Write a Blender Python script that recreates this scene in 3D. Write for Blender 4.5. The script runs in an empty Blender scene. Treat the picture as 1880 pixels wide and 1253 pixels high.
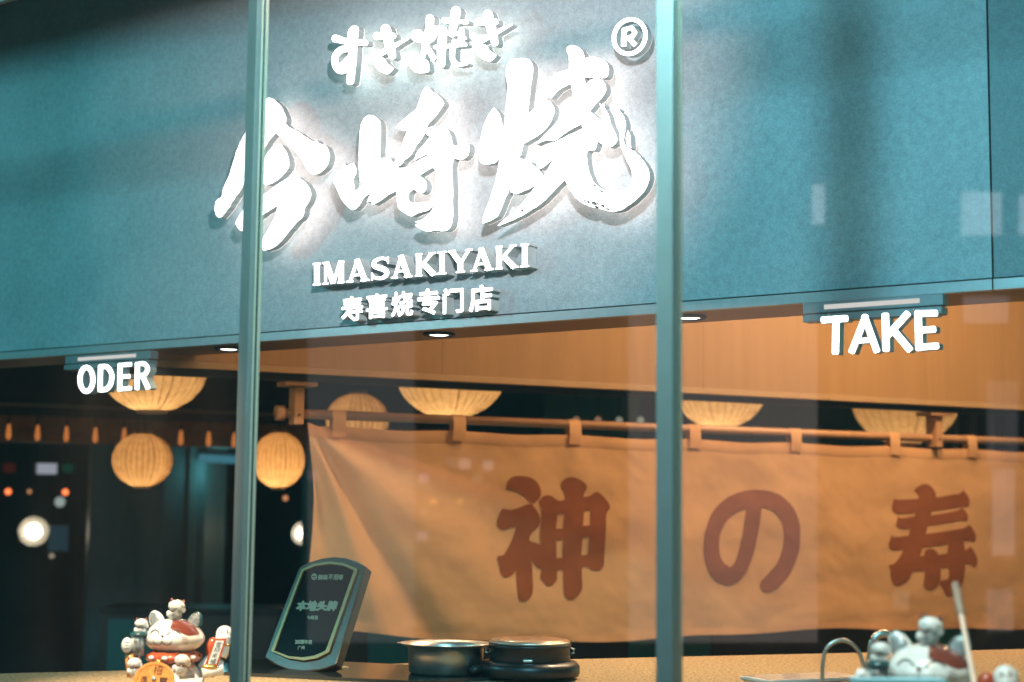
import bpy, bmesh, math, random
from mathutils import Vector as V, noise, Matrix
from mathutils.geometry import delaunay_2d_cdt

random.seed(7)
SC = bpy.context.scene
COL = SC.collection
R_ = math.radians

# ------------------------------------------------------------------ camera
IMW, IMH, FPX = 1880.0, 1253.0, 2960.0
CXP, CYP = 940.0, 626.5
PITCH, ROLL = math.atan(319 / FPX), 0.0105
CAM = V((0, 0, 1.7))
FW = V((0, math.cos(PITCH), math.sin(PITCH)))
_r0, _u0 = V((1, 0, 0)), V((0, -math.sin(PITCH), math.cos(PITCH)))
RT = math.cos(ROLL) * _r0 + math.sin(ROLL) * _u0
UP = math.cos(ROLL) * _u0 - math.sin(ROLL) * _r0
cam = bpy.data.cameras.new('camera')
cam.lens = 36 * FPX / IMW
cam.sensor_width = 36
cam.clip_start, cam.clip_end = 0.05, 400
cam.dof.use_dof = True
cam.dof.focus_distance = 5.35
cam.dof.aperture_fstop = cam.lens / 1000 / 0.030
cam.dof.aperture_blades = 9
co = bpy.data.objects.new('camera', cam)
COL.objects.link(co)
m = Matrix((RT, UP, -FW)).transposed().to_4x4()
m.translation = CAM
co.matrix_world = m
SC.camera = co

# ------------------------------------------------------------------ world and light
w = bpy.data.worlds.new('World')
SC.world = w
w.use_nodes = True
nt = w.node_tree
bg = nt.nodes['Background']
sky = nt.nodes.new('ShaderNodeTexSky')
sky.sky_type = 'NISHITA'
sky.sun_disc = False
sky.sun_elevation = R_(18.0)
sky.sun_rotation = R_(20)
tint = nt.nodes.new('ShaderNodeMix')
tint.data_type = 'RGBA'
tint.blend_type = 'MULTIPLY'
tint.inputs[0].default_value = 1
tint.inputs[7].default_value = (0.27, 0.86, 0.92, 1)
nt.links.new(sky.outputs[0], tint.inputs[6])
nt.links.new(tint.outputs[2], bg.inputs[0])
SKY_STRENGTH = 0.13
bg.inputs[1].default_value = SKY_STRENGTH
SC.view_settings.view_transform = 'Standard'
SC.view_settings.look = 'None'
SC.view_settings.exposure = 0.0
SC.view_settings.gamma = 1.0
SC.view_settings.use_curve_mapping = False
SC.cycles.use_denoising = True
SC.cycles.max_bounces = 8
SC.cycles.transparent_max_bounces = 24
SC.cycles.sample_clamp_indirect = 4

STREET_W, STREET_COL = 235.0, (0.33, 0.88, 1.08)      # lamp under the street canopy
DOWN_W, DOWN_COL = 80.0, (1.0, 0.70, 0.42)           # shop downlights
COVE_E = 5.0                                         # added warm strip, unseen behind the fascia
HALO_E = 5.2                                         # back light of the big letters
FACE_E = 4.5
WASH_W = 700.0
LANT_W = 2.2
ROOM_W, ROOM_COL = 215.0, (1.0, 0.66, 0.39)             # added kitchen ceiling lamps, unseen

# ------------------------------------------------------------------ projection helpers
def ray(x, y): return FW + RT * ((x - CXP) / FPX) + UP * ((CYP - y) / FPX)
def at(x, y, Y):
    d = ray(x, y); return CAM + d * (Y / d.y)
def onp(x, y, P, n):
    d = ray(x, y); return CAM + d * ((P - CAM).dot(n) / d.dot(n))
def onz(x, y, z):
    d = ray(x, y); return CAM + d * ((z - CAM.z) / d.z)
Z = V((0, 0, 1))
def hdir(px):
    d = ray(px, 945.5 + (px - 940) * .0105); d.z = 0; return d.normalized()
DF = -hdir(-3400)                    # along the fascia, towards the right
NF = V((-DF.y * -1, DF.x * -1, 0))   # placeholder, fixed below
NF = V((DF.y, -DF.x, 0))
if NF.y > 0: NF = -NF                # out of the fascia, towards the street
DN = hdir(7000)
NN = V((DN.y, -DN.x, 0))
if NN.y > 0: NN = -NN
PF = at(1000, 590, 5.5)
PG = at(1228, 600, 3.4)
PN = at(1200, 788, 8.0)
def fpt(x, y, off=0.0): return onp(x, y, PF + NF * off, NF)
def refl(x, y, P, n):
    """where the ray through this picture point goes after mirroring in the shop window, met with plane P, n"""
    h = onp(x, y, PG, NF); d = ray(x, y); d = d - 2 * d.dot(NF) * NF
    return h + d * ((P - h).dot(n) / d.dot(n))

# ------------------------------------------------------------------ mesh helpers
class MB:
    def __init__(s): s.v, s.f = [], []
    def add(s, vs, fs):
        k = len(s.v); s.v += [V(p) for p in vs]; s.f += [tuple(i + k for i in q) for q in fs]; return s
    def box(s, o, a, b, c):
        """corner o and three edge vectors"""
        o, a, b, c = V(o), V(a), V(b), V(c)
        vs = [o, o + a, o + a + b, o + b, o + c, o + a + c, o + a + b + c, o + b + c]
        fs = [(0, 3, 2, 1), (4, 5, 6, 7), (0, 1, 5, 4), (1, 2, 6, 5), (2, 3, 7, 6), (3, 0, 4, 7)]
        if a.cross(b).dot(c) < 0: fs = [tuple(reversed(q)) for q in fs]
        return s.add(vs, fs)
    def tube(s, pts, r, n=10, cap=True):
        pts = [V(p) for p in pts]
        rs = r if isinstance(r, (list, tuple)) else [r] * len(pts)
        vs, fs = [], []
        for i, p in enumerate(pts):
            t = (pts[min(i + 1, len(pts) - 1)] - pts[max(i - 1, 0)]).normalized()
            a = t.cross(V((0.13, 0.2, 1)) if abs(t.z) < .9 else V((1, 0.1, 0))).normalized()
            b = t.cross(a)
            for k in range(n):
                q = 2 * math.pi * k / n
                vs.append(p + (a * math.cos(q) + b * math.sin(q)) * rs[i])
        for i in range(len(pts) - 1):
            for k in range(n):
                k2 = (k + 1) % n
                fs.append((i * n + k, i * n + k2, (i + 1) * n + k2, (i + 1) * n + k))
        if cap:
            fs.append(tuple(reversed(range(n))) ); fs.append(tuple((len(pts) - 1) * n + k for k in range(n)))
        return s.add(vs, fs)
    def lathe(s, c, prof, n=40, ax=None, pleat=None, closed=False):
        """prof: (radius, height) up the z axis at c"""
        c = V(c); vs, fs = [], []
        for r, h in prof:
            for k in range(n):
                q = 2 * math.pi * k / n
                rr = r * (1 + (pleat(k) if pleat else 0))
                vs.append(c + V((rr * math.cos(q), rr * math.sin(q), h)))
        m_ = len(prof)
        for i in range(m_ - 1):
            for k in range(n):
                k2 = (k + 1) % n
                fs.append((i * n + k, i * n + k2, (i + 1) * n + k2, (i + 1) * n + k))
        return s.add(vs, fs)
    def ell(s, c, r, X=V((1, 0, 0)), Y=V((0, 1, 0)), Zx=V((0, 0, 1)), nu=28, nv=16, keep=None):
        c = V(c); vs, fs = [], []
        for i in range(nv + 1):
            t = math.pi * i / nv
            for k in range(nu):
                q = 2 * math.pi * k / nu
                vs.append(c + X * (r[0] * math.sin(t) * math.cos(q)) + Y * (r[1] * math.sin(t) * math.sin(q)) + Zx * (r[2] * math.cos(t)))
        for i in range(nv):
            for k in range(nu):
                k2 = (k + 1) % nu
                fs.append((i * nu + k, (i + 1) * nu + k, (i + 1) * nu + k2, i * nu + k2))
        return s.add(vs, fs)

def rootloc(p):
    while p.parent: p = p.parent
    return V(p.location)

def obj(name, mb, mat, parent=None, smooth=False, bevel=0):
    v, f = (mb.v, mb.f) if isinstance(mb, MB) else mb
    off = rootloc(parent) if parent else V((0, 0, 0))
    me = bpy.data.meshes.new(name)
    me.from_pydata([tuple(V(p) - off) for p in v], [], f)
    me.validate()
    if mat: me.materials.append(mat)
    if smooth:
        for p in me.polygons: p.use_smooth = True
    o = bpy.data.objects.new(name, me)
    COL.objects.link(o)
    if parent: o.parent = parent
    if bevel:
        b = o.modifiers.new('bevel', 'BEVEL'); b.width = bevel; b.segments = 2; b.limit_method = 'ANGLE'
    return o

def tag(o, label=None, cat=None, group=None, kind=None):
    if label: o['label'] = label
    if cat: o['category'] = cat
    if group: o['group'] = group
    if kind: o['kind'] = kind
    return o
def thing(name, loc, label, cat, group=None):
    o = bpy.data.objects.new(name, None); COL.objects.link(o); o.location = loc
    return tag(o, label, cat, group)

# ------------------------------------------------------------------ materials
MATS = {}
def mat(name, col, rough=.5, metal=0.0, var=0.0, vscale=6.0, bump=0.0, bscale=60.0, coat=0.0, stretch=None, ior=1.45, spec=.5):
    if name in MATS: return MATS[name]
    m_ = bpy.data.materials.new(name); m_.use_nodes = True
    n = m_.node_tree; b = n.nodes['Principled BSDF']; L = n.links.new
    b.inputs['Roughness'].default_value = rough
    b.inputs['Metallic'].default_value = metal
    b.inputs['Base Color'].default_value = (*col, 1)
    b.inputs['Coat Weight'].default_value = coat
    b.inputs['Specular IOR Level'].default_value = spec
    tc = n.nodes.new('ShaderNodeTexCoord'); mp = n.nodes.new('ShaderNodeMapping')
    L(tc.outputs['Object'], mp.inputs[0])
    if stretch: mp.inputs['Scale'].default_value = stretch
    if var:
        tx = n.nodes.new('ShaderNodeTexNoise'); tx.inputs['Scale'].default_value = vscale; tx.inputs['Detail'].default_value = 8; tx.inputs['Roughness'].default_value = .65
        L(mp.outputs[0], tx.inputs[0])
        rp = n.nodes.new('ShaderNodeValToRGB')
        rp.color_ramp.elements[0].position = .3; rp.color_ramp.elements[1].position = .72
        rp.color_ramp.elements[0].color = (*[c * (1 - var) for c in col], 1)
        rp.color_ramp.elements[1].color = (*[min(1, c * (1 + var)) for c in col], 1)
        L(tx.outputs['Fac'], rp.inputs[0]); L(rp.outputs[0], b.inputs['Base Color'])
        mr = n.nodes.new('ShaderNodeMapRange'); mr.inputs[3].default_value = max(.02, rough * .8); mr.inputs[4].default_value = min(1, rough * 1.2)
        L(tx.outputs['Fac'], mr.inputs[0]); L(mr.outputs[0], b.inputs['Roughness'])
    if bump:
        t2 = n.nodes.new('ShaderNodeTexNoise'); t2.inputs['Scale'].default_value = bscale; t2.inputs['Detail'].default_value = 6
        L(mp.outputs[0], t2.inputs[0])
        bp = n.nodes.new('ShaderNodeBump'); bp.inputs['Strength'].default_value = bump; bp.inputs['Distance'].default_value = .01
        L(t2.outputs['Fac'], bp.inputs['Height']); L(bp.outputs[0], b.inputs['Normal'])
    MATS[name] = m_
    return m_

def emit(name, col, strength, one_sided=False):
    if name in MATS: return MATS[name]
    m_ = bpy.data.materials.new(name); m_.use_nodes = True
    n = m_.node_tree; n.nodes.clear()
    e = n.nodes.new('ShaderNodeEmission'); e.inputs[0].default_value = (*col, 1); e.inputs[1].default_value = strength
    o = n.nodes.new('ShaderNodeOutputMaterial'); n.links.new(e.outputs[0], o.inputs[0])
    MATS[name] = m_
    return m_

def glass_mat(name, tintc=(.95, .97, .965), ior=1.85, dust=0.004):
    m_ = bpy.data.materials.new(name); m_.use_nodes = True
    n = m_.node_tree; n.nodes.clear(); L = n.links.new
    t = n.nodes.new('ShaderNodeBsdfTransparent'); t.inputs[0].default_value = (*tintc, 1)
    g = n.nodes.new('ShaderNodeBsdfGlossy'); g.inputs['Roughness'].default_value = 0.0
    fr = n.nodes.new('ShaderNodeFresnel'); fr.inputs[0].default_value = ior
    ge = n.nodes.new('ShaderNodeNewGeometry')
    sb = n.nodes.new('ShaderNodeMath'); sb.operation = 'SUBTRACT'; sb.inputs[0].default_value = 1
    L(ge.outputs['Backfacing'], sb.inputs[1])
    mu = n.nodes.new('ShaderNodeMath'); mu.operation = 'MULTIPLY'
    L(fr.outputs[0], mu.inputs[0]); L(sb.outputs[0], mu.inputs[1])
    mx = n.nodes.new('ShaderNodeMixShader')
    L(mu.outputs[0], mx.inputs[0]); L(t.outputs[0], mx.inputs[1]); L(g.outputs[0], mx.inputs[2])
    o = n.nodes.new('ShaderNodeOutputMaterial'); df_ = n.nodes.new('ShaderNodeBsdfDiffuse'); df_.inputs[0].default_value = (.8, .78, .74, 1)
    tc = n.nodes.new('ShaderNodeTexCoord'); mp = n.nodes.new('ShaderNodeMapping'); mp.inputs['Scale'].default_value = (3, 3, .5)
    tx = n.nodes.new('ShaderNodeTexNoise'); tx.inputs['Scale'].default_value = 2.2; tx.inputs['Detail'].default_value = 7; tx.inputs['Roughness'].default_value = .7
    L(tc.outputs['Object'], mp.inputs[0]); L(mp.outputs[0], tx.inputs[0])
    t2 = n.nodes.new('ShaderNodeTexNoise'); t2.inputs['Scale'].default_value = 90; t2.inputs['Detail'].default_value = 2
    L(tc.outputs['Object'], t2.inputs[0])
    sp = n.nodes.new('ShaderNodeMapRange'); sp.inputs[1].default_value = .80; sp.inputs[2].default_value = .84; sp.inputs[3].default_value = 0; sp.inputs[4].default_value = .012
    L(t2.outputs['Fac'], sp.inputs[0])
    mr = n.nodes.new('ShaderNodeMapRange'); mr.inputs[1].default_value = .3; mr.inputs[2].default_value = .75; mr.inputs[3].default_value = dust * .4; mr.inputs[4].default_value = dust * 1.6
    L(tx.outputs['Fac'], mr.inputs[0])
    ad = n.nodes.new('ShaderNodeMath'); ad.operation = 'ADD'; L(mr.outputs[0], ad.inputs[0]); L(sp.outputs[0], ad.inputs[1])
    mu2 = n.nodes.new('ShaderNodeMath'); mu2.operation = 'MULTIPLY'; L(ad.outputs[0], mu2.inputs[0]); L(sb.outputs[0], mu2.inputs[1])
    mx2 = n.nodes.new('ShaderNodeMixShader'); L(mu2.outputs[0], mx2.inputs[0]); L(mx.outputs[0], mx2.inputs[1]); L(df_.outputs[0], mx2.inputs[2])
    L(mx2.outputs[0], o.inputs[0])
    MATS[name] = m_
    return m_

def fascia_mat(name, col):
    m_ = mat(name, col, rough=.5, metal=0.0, var=.16, vscale=45, bump=.25, bscale=160, spec=.4)
    n = m_.node_tree; L = n.links.new
    b = n.nodes['Principled BSDF']; rp = [x for x in n.nodes if x.type == 'VALTORGB'][0]
    mp = [x for x in n.nodes if x.type == 'MAPPING'][0]
    big = n.nodes.new('ShaderNodeTexNoise'); big.inputs['Scale'].default_value = 3.0; big.inputs['Detail'].default_value = 5
    L(mp.outputs[0], big.inputs[0])
    r2 = n.nodes.new('ShaderNodeValToRGB'); r2.color_ramp.elements[0].position = .3; r2.color_ramp.elements[1].position = .7
    r2.color_ramp.elements[0].color = (.86, .88, .88, 1); r2.color_ramp.elements[1].color = (1.08, 1.06, 1.05, 1)
    L(big.outputs['Fac'], r2.inputs[0])
    vo = n.nodes.new('ShaderNodeTexNoise'); vo.inputs['Scale'].default_value = 170; vo.inputs['Detail'].default_value = 3
    L(mp.outputs[0], vo.inputs[0])
    r3 = n.nodes.new('ShaderNodeValToRGB'); r3.color_ramp.elements[0].position = .35; r3.color_ramp.elements[1].position = .65
    r3.color_ramp.elements[0].color = (.9, .9, .9, 1); r3.color_ramp.elements[1].color = (1.1, 1.1, 1.1, 1)
    L(vo.outputs['Fac'], r3.inputs[0])
    mx = n.nodes.new('ShaderNodeMix'); mx.data_type = 'RGBA'; mx.blend_type = 'MULTIPLY'; mx.inputs[0].default_value = 1
    L(rp.outputs[0], mx.inputs[6]); L(r2.outputs[0], mx.inputs[7])
    m2 = n.nodes.new('ShaderNodeMix'); m2.data_type = 'RGBA'; m2.blend_type = 'MULTIPLY'; m2.inputs[0].default_value = 1
    L(mx.outputs[2], m2.inputs[6]); L(r3.outputs[0], m2.inputs[7])
    L(m2.outputs[2], b.inputs['Base Color'])
    return m_

def cloth_mat(name, col, trans=.25):
    m_ = mat(name, col, rough=.9, var=.08, vscale=5, spec=.15)
    n = m_.node_tree; L = n.links.new
    b = n.nodes['Principled BSDF']
    mp = [x for x in n.nodes if x.type == 'MAPPING'][0]
    wv = n.nodes.new('ShaderNodeTexNoise'); wv.inputs['Scale'].default_value = 400; wv.inputs['Detail'].default_value = 2
    w2 = n.nodes.new('ShaderNodeTexNoise'); w2.inputs['Scale'].default_value = 14; w2.inputs['Detail'].default_value = 5
    L(mp.outputs[0], wv.inputs[0]); L(mp.outputs[0], w2.inputs[0])
    bp = n.nodes.new('ShaderNodeBump'); bp.inputs['Strength'].default_value = .25; bp.inputs['Distance'].default_value = .003
    b2 = n.nodes.new('ShaderNodeBump'); b2.inputs['Strength'].default_value = .15; b2.inputs['Distance'].default_value = .02
    L(w2.outputs['Fac'], b2.inputs['Height']); L(b2.outputs[0], bp.inputs['Normal'])
    L(wv.outputs['Fac'], bp.inputs['Height']); L(bp.outputs[0], b.inputs['Normal'])
    tr = n.nodes.new('ShaderNodeBsdfTranslucent'); tr.inputs[0].default_value = (*col, 1)
    mx = n.nodes.new('ShaderNodeMixShader'); mx.inputs[0].default_value = trans
    out = [x for x in n.nodes if x.type == 'OUTPUT_MATERIAL'][0]
    L(b.outputs[0], mx.inputs[1]); L(tr.outputs[0], mx.inputs[2]); L(mx.outputs[0], out.inputs[0])
    return m_

def paper_mat():
    m_ = bpy.data.materials.new('lantern_paper'); m_.use_nodes = True
    n = m_.node_tree; n.nodes.clear(); L = n.links.new
    tc = n.nodes.new('ShaderNodeTexCoord'); tx = n.nodes.new('ShaderNodeTexNoise'); tx.inputs['Scale'].default_value = 30; tx.inputs['Detail'].default_value = 6
    L(tc.outputs['Object'], tx.inputs[0])
    rp = n.nodes.new('ShaderNodeValToRGB'); rp.color_ramp.elements[0].color = (.72, .52, .29, 1); rp.color_ramp.elements[1].color = (.90, .70, .44, 1)
    rp.color_ramp.elements[0].position = .3; rp.color_ramp.elements[1].position = .7
    L(tx.outputs['Fac'], rp.inputs[0])
    t = n.nodes.new('ShaderNodeBsdfTranslucent'); d = n.nodes.new('ShaderNodeBsdfDiffuse')
    L(rp.outputs[0], t.inputs[0]); L(rp.outputs[0], d.inputs[0])
    mx = n.nodes.new('ShaderNodeMixShader'); mx.inputs[0].default_value = .35
    L(t.outputs[0], mx.inputs[1]); L(d.outputs[0], mx.inputs[2])
    o = n.nodes.new('ShaderNodeOutputMaterial'); L(mx.outputs[0], o.inputs[0])
    return m_

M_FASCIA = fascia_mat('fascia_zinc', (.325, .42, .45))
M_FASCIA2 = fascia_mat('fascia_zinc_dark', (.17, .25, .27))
M_TRIM = mat('trim_metal', (.42, .45, .46), rough=.35, metal=.3, var=.08, vscale=30)
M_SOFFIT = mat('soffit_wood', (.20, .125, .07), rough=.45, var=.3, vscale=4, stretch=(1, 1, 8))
M_BLACK = mat('black_gap', (.012, .013, .013), rough=.6)
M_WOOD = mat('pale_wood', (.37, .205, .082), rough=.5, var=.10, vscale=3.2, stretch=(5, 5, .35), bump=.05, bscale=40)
M_WOODL = mat('edge_wood', (.70, .50, .30), rough=.45, var=.1, vscale=8)
M_ROD = mat('rod_wood', (.50, .26, .12), rough=.42, var=.15, vscale=9)
M_CLOTH = cloth_mat('noren_cloth', (.72, .395, .185))
M_PRINT = cloth_mat('noren_print', (.26, .085, .035), trans=.1)
M_SIGNLIT = mat('mullion_signlit_seal', (.85, .56, .38), rough=.5)  # cream base stands in for sign light falling on the post sides
M_ALU = mat('mullion_aluminium', (.29, .235, .195), rough=.42, metal=.35, var=.05, vscale=18)
M_ALUD = mat('mullion_gasket', (.03, .035, .035), rough=.5)
M_GLASS = glass_mat('window_glass')
M_SIDE = mat('letter_return', (.42, .50, .50), rough=.4, var=.12, vscale=25)
M_FACE = emit('letter_face_light', (1.0, .985, .975), FACE_E)
M_HALO = emit('letter_back_light', (1.0, .70, .64), HALO_E)
M_HALO2 = emit('kana_back_light', (1.0, .80, .72), HALO_E * 1.5)
M_HALO3 = emit('small_back_light', (1.0, .82, .78), 2.2)
M_PAPER = paper_mat()
M_CREAM = mat('porcelain_white', (.72, .68, .62), rough=.18, coat=.6, var=.04, vscale=40)
M_RED = mat('porcelain_red', (.40, .07, .025), rough=.22, coat=.5, var=.5, vscale=70)
M_BROWN = mat('porcelain_brown', (.16, .04, .025), rough=.2, coat=.5)
M_INK = mat('ink_line', (.015, .012, .012), rough=.35)
M_GOLD = mat('gold_paint', (.62, .38, .10), rough=.25, metal=.85)
M_COIN = mat('coin_orange', (.60, .22, .045), rough=.3, var=.35, vscale=90, coat=.4)
M_SILVER = mat('ear_sequins', (.45, .47, .46), rough=.25, metal=.6, var=.6, vscale=150, bump=.4, bscale=150)
M_TEALP = mat('porcelain_teal', (.015, .06, .06), rough=.25, coat=.4)
M_SCROLL = mat('scroll_grey', (.33, .33, .30), rough=.3, var=.25, vscale=120)
M_STEEL = mat('brushed_steel', (.66, .62, .56), rough=.34, metal=1.0, var=.08, vscale=30)
M_BLK = mat('black_plastic', (.012, .016, .016), rough=.38, coat=.08)
M_COPPER = mat('lid_wood', (.42, .22, .12), rough=.3, coat=.5, var=.1, vscale=14)
M_FRAME = mat('plaque_wood', (.060, .026, .010), rough=.35, coat=.3, var=.35, vscale=12, stretch=(1, 1, 4))
M_PGOLD = mat('plaque_gilt', (.34, .19, .08), rough=.4, metal=.5)
M_PBLACK = mat('plaque_black', (.004, .005, .006), rough=.3, spec=.02)
M_PTEXT = mat('plaque_letters', (.24, .17, .11), rough=.4, metal=.3)
M_STRAW = mat('straw_plaster', (.40, .27, .14), rough=.9, var=.75, vscale=85, bump=1.0, bscale=120, spec=.2)
M_DGLASS = mat('dark_glass', (.02, .03, .03), rough=.06, spec=.8)
M_DARK = mat('dark_wall', (.05, .05, .047), rough=.6, var=.3, vscale=3)
M_DARKC = mat('dark_ceiling', (.02, .024, .024), rough=.5)
M_TEAL = mat('teal_wall', (.02, .16, .16), rough=.5, var=.2, vscale=3)
M_COLUMN = mat('column_paint', (.10, .17, .17), rough=.45, var=.15, vscale=5)
M_BEAM = mat('beam_wood', (.30, .16, .08), rough=.5, var=.3, vscale=6)
M_FLOOR = mat('floor_tile', (.10, .10, .095), rough=.4, var=.2, vscale=2)
M_GROUND = mat('pavement', (.14, .14, .14), rough=.7, var=.2, vscale=1.5)
M_CONC = mat('concrete', (.22, .23, .23), rough=.8, var=.15, vscale=2)

# ------------------------------------------------------------------ outline helpers
def P(s, ox=0, oy=0, sc=1):
    return [(ox + float(a.split(',')[0]) / sc, oy + float(a.split(',')[1]) / sc) for a in s.split()]

def smooth_closed(p, k=4, jag=0.0):
    n, out = len(p), []
    for i in range(n):
        a, b, c, d = [V(p[(i + j) % n]) for j in (-1, 0, 1, 2)]
        L = (c - b).length
        # a sharp turn stays a corner
        def tan(u, v_, w_):
            e1, e2 = (v_ - u), (w_ - v_)
            if e1.length == 0 or e2.length == 0 or e1.normalized().dot(e2.normalized()) < -.05: return V((0, 0))
            return (w_ - u).normalized()
        t1, t2 = tan(a, b, c) * L * .9, tan(b, c, d) * L * .9
        for j in range(k):
            t = j / k
            h1, h2 = 2 * t**3 - 3 * t**2 + 1, t**3 - 2 * t**2 + t
            h3, h4 = -2 * t**3 + 3 * t**2, t**3 - t**2
            q = b * h1 + t1 * h2 + c * h3 + t2 * h4
            if jag:
                nv = noise.noise_vector(V((q.x * .22, q.y * .22, 3.1))) * jag + noise.noise_vector(V((q.x * .8, q.y * .8, 9.1))) * jag * .7
                q = q + V((nv.x, nv.y))
            out.append((q.x, q.y))
    return out

def spline(p, k=6):
    if len(p) < 3: return [tuple(q) for q in p]
    out = []
    for i in range(len(p) - 1):
        a, b, c, d = [V(p[max(0, min(len(p) - 1, i + j))]) for j in (-1, 0, 1, 2)]
        for j in range(k):
            t = j / k
            q = .5 * ((2 * b) + (c - a) * t + (2 * a - 5 * b + 4 * c - d) * t * t + (3 * b - a - 3 * c + d) * t**3)
            out.append(tuple(q))
    out.append(tuple(p[-1]))
    return out

def hull(pts):
    pts = sorted(set((round(x, 6), round(y, 6)) for x, y in pts))
    def half(ps):
        h = []
        for p in ps:
            while len(h) > 1 and (h[-1][0] - h[-2][0]) * (p[1] - h[-2][1]) - (h[-1][1] - h[-2][1]) * (p[0] - h[-2][0]) <= 0: h.pop()
            h.append(p)
        return h[:-1]
    return half(pts) + half(pts[::-1])

def stroke(p, wd, smooth=True, n=14, flat=False, soft=0):
    """a brush stroke along p as a list of convex polygons; wd: width or list of widths"""
    ws = list(wd) if isinstance(wd, (list, tuple)) else [wd] * len(p)
    if smooth and len(p) > 2:
        q = spline([(x, y, w_) for (x, y), w_ in zip(p, ws)])
    else:
        q = [(x, y, w_) for (x, y), w_ in zip(p, ws)]
    out = []
    for (x0, y0, w0), (x1, y1, w1) in zip(q, q[1:]):
        if soft:
            dx, dy = x1 - x0, y1 - y0; l = math.hypot(dx, dy) or 1; ux, uy = dx / l, dy / l; r = w0 * soft
            c = []
            for (x, y, e) in ((x0, y0, -1), (x1, y1, 1)):
                for k_ in (-1, 1):
                    qx, qy = x + ux * e * (w0 * .5 - r) - uy * k_ * (w0 / 2 - r), y + uy * e * (w0 * .5 - r) + ux * k_ * (w0 / 2 - r)
                    c += [(qx + r * math.cos(2 * math.pi * j / n), qy + r * math.sin(2 * math.pi * j / n)) for j in range(n)]
            out.append(hull(c))
        elif flat:
            dx, dy = x1 - x0, y1 - y0; l = math.hypot(dx, dy) or 1; nx, ny = -dy / l, dx / l
            out.append([(x0 + nx * w0 / 2, y0 + ny * w0 / 2), (x0 - nx * w0 / 2, y0 - ny * w0 / 2), (x1 - nx * w1 / 2, y1 - ny * w1 / 2), (x1 + nx * w1 / 2, y1 + ny * w1 / 2)])
        else:
            c = [(x + w_ / 2 * math.cos(2 * math.pi * (k + .5) / n), y + w_ / 2 * math.sin(2 * math.pi * (k + .5) / n)) for x, y, w_ in ((x0, y0, w0), (x1, y1, w1)) for k in range(n)]
            out.append(hull(c))
    return out

def union(polys, holes=(), grid=0.0):
    """triangles of the union of polygons minus the holes"""
    vs, fs = [], []
    for p in list(polys) + list(holes):
        k = len(vs)
        a = sum(p[i][0] * p[(i + 1) % len(p)][1] - p[(i + 1) % len(p)][0] * p[i][1] for i in range(len(p)))
        q = p if a > 0 else p[::-1]
        vs += [V(x[:2]) for x in q]; fs.append(list(range(k, k + len(q))))
    nh = len(polys)
    if grid:
        xs = [v_.x for v_ in vs]; ys = [v_.y for v_ in vs]
        x = min(xs)
        while x < max(xs):
            y = min(ys)
            while y < max(ys):
                vs.append(V((x, y))); y += grid
            x += grid
    ov, oe, of, _, _, fid = delaunay_2d_cdt(vs, [], fs, 0, 1e-5)
    keep = [tuple(f) for f, i in zip(of, fid) if i and all(k < nh for k in i)]
    used = sorted(set(i for f in keep for i in f)); mp = {i: k for k, i in enumerate(used)}
    return [ov[i] for i in used], [tuple(mp[i] for i in f) for f in keep]

def boundary(faces):
    c = {}
    for f in faces:
        for a, b in zip(f, f[1:] + f[:1]):
            c[(a, b)] = 1
    return [(a, b) for (a, b) in c if (b, a) not in c]

GLY = {}
def glyph(ch):
    """triangles and outline of a character of Blender's own typeface, in its unit box"""
    if ch in GLY: return GLY[ch]
    cu = bpy.data.curves.new('glyph', 'FONT'); cu.body = ch; cu.size = 1; cu.fill_mode = 'FRONT'; cu.resolution_u = 4
    o = bpy.data.objects.new('glyph', cu); COL.objects.link(o)
    dg = bpy.context.evaluated_depsgraph_get()
    me = bpy.data.meshes.new_from_object(o.evaluated_get(dg))
    bm = bmesh.new(); bm.from_mesh(me); bmesh.ops.remove_doubles(bm, verts=bm.verts, dist=1e-5)
    vs = [(v_.co.x, v_.co.y) for v_ in bm.verts]; bm.verts.index_update()
    fs = [tuple(v_.index for v_ in f.verts) for f in bm.faces]
    bd = [tuple(v_.index for v_ in e.verts) for e in bm.edges if len(e.link_faces) == 1]
    bm.free(); bpy.data.objects.remove(o); bpy.data.curves.remove(cu); bpy.data.meshes.remove(me)
    if not vs: vs, fs, bd = [(0, 0), (1, 0), (1, 1)], [(0, 1, 2)], []
    x0, x1 = min(v_[0] for v_ in vs), max(v_[0] for v_ in vs); y0, y1 = min(v_[1] for v_ in vs), max(v_[1] for v_ in vs)
    def ar(f):
        a, b, c = [vs[i] for i in f[:3]]
        return abs((b[0] - a[0]) * (c[1] - a[1]) - (b[1] - a[1]) * (c[0] - a[0])) / (max(math.dist(a, b), math.dist(b, c), math.dist(c, a)) or 1)
    fs = [f for f in fs if ar(f) > 2e-3]          # no slivers: they upset the triangulation
    GLY[ch] = ([((x - x0) / (x1 - x0 or 1), (y - y0) / (y1 - y0 or 1)) for x, y in vs], fs, bd, (x1 - x0, y1 - y0))
    return GLY[ch]

def glyph_polys(ch, x0, y0, x1, y1, slope=0.0, bold=0.0, shear=0.0):
    """picture-space polygons: box from x0,y0 (top left) to x1,y1 (bottom right), rising by slope"""
    vs, fs, bd, _ = glyph(ch)
    q = [(x0 + u * (x1 - x0) + shear * (v_ - .5) * (y1 - y0), y1 + v_ * (y0 - y1) + slope * (u * (x1 - x0))) for u, v_ in vs]
    out = [[q[i] for i in f] for f in fs]
    if bold:
        for a, b in bd: out += stroke([q[a], q[b]], bold, False, 6)
    return out

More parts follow.
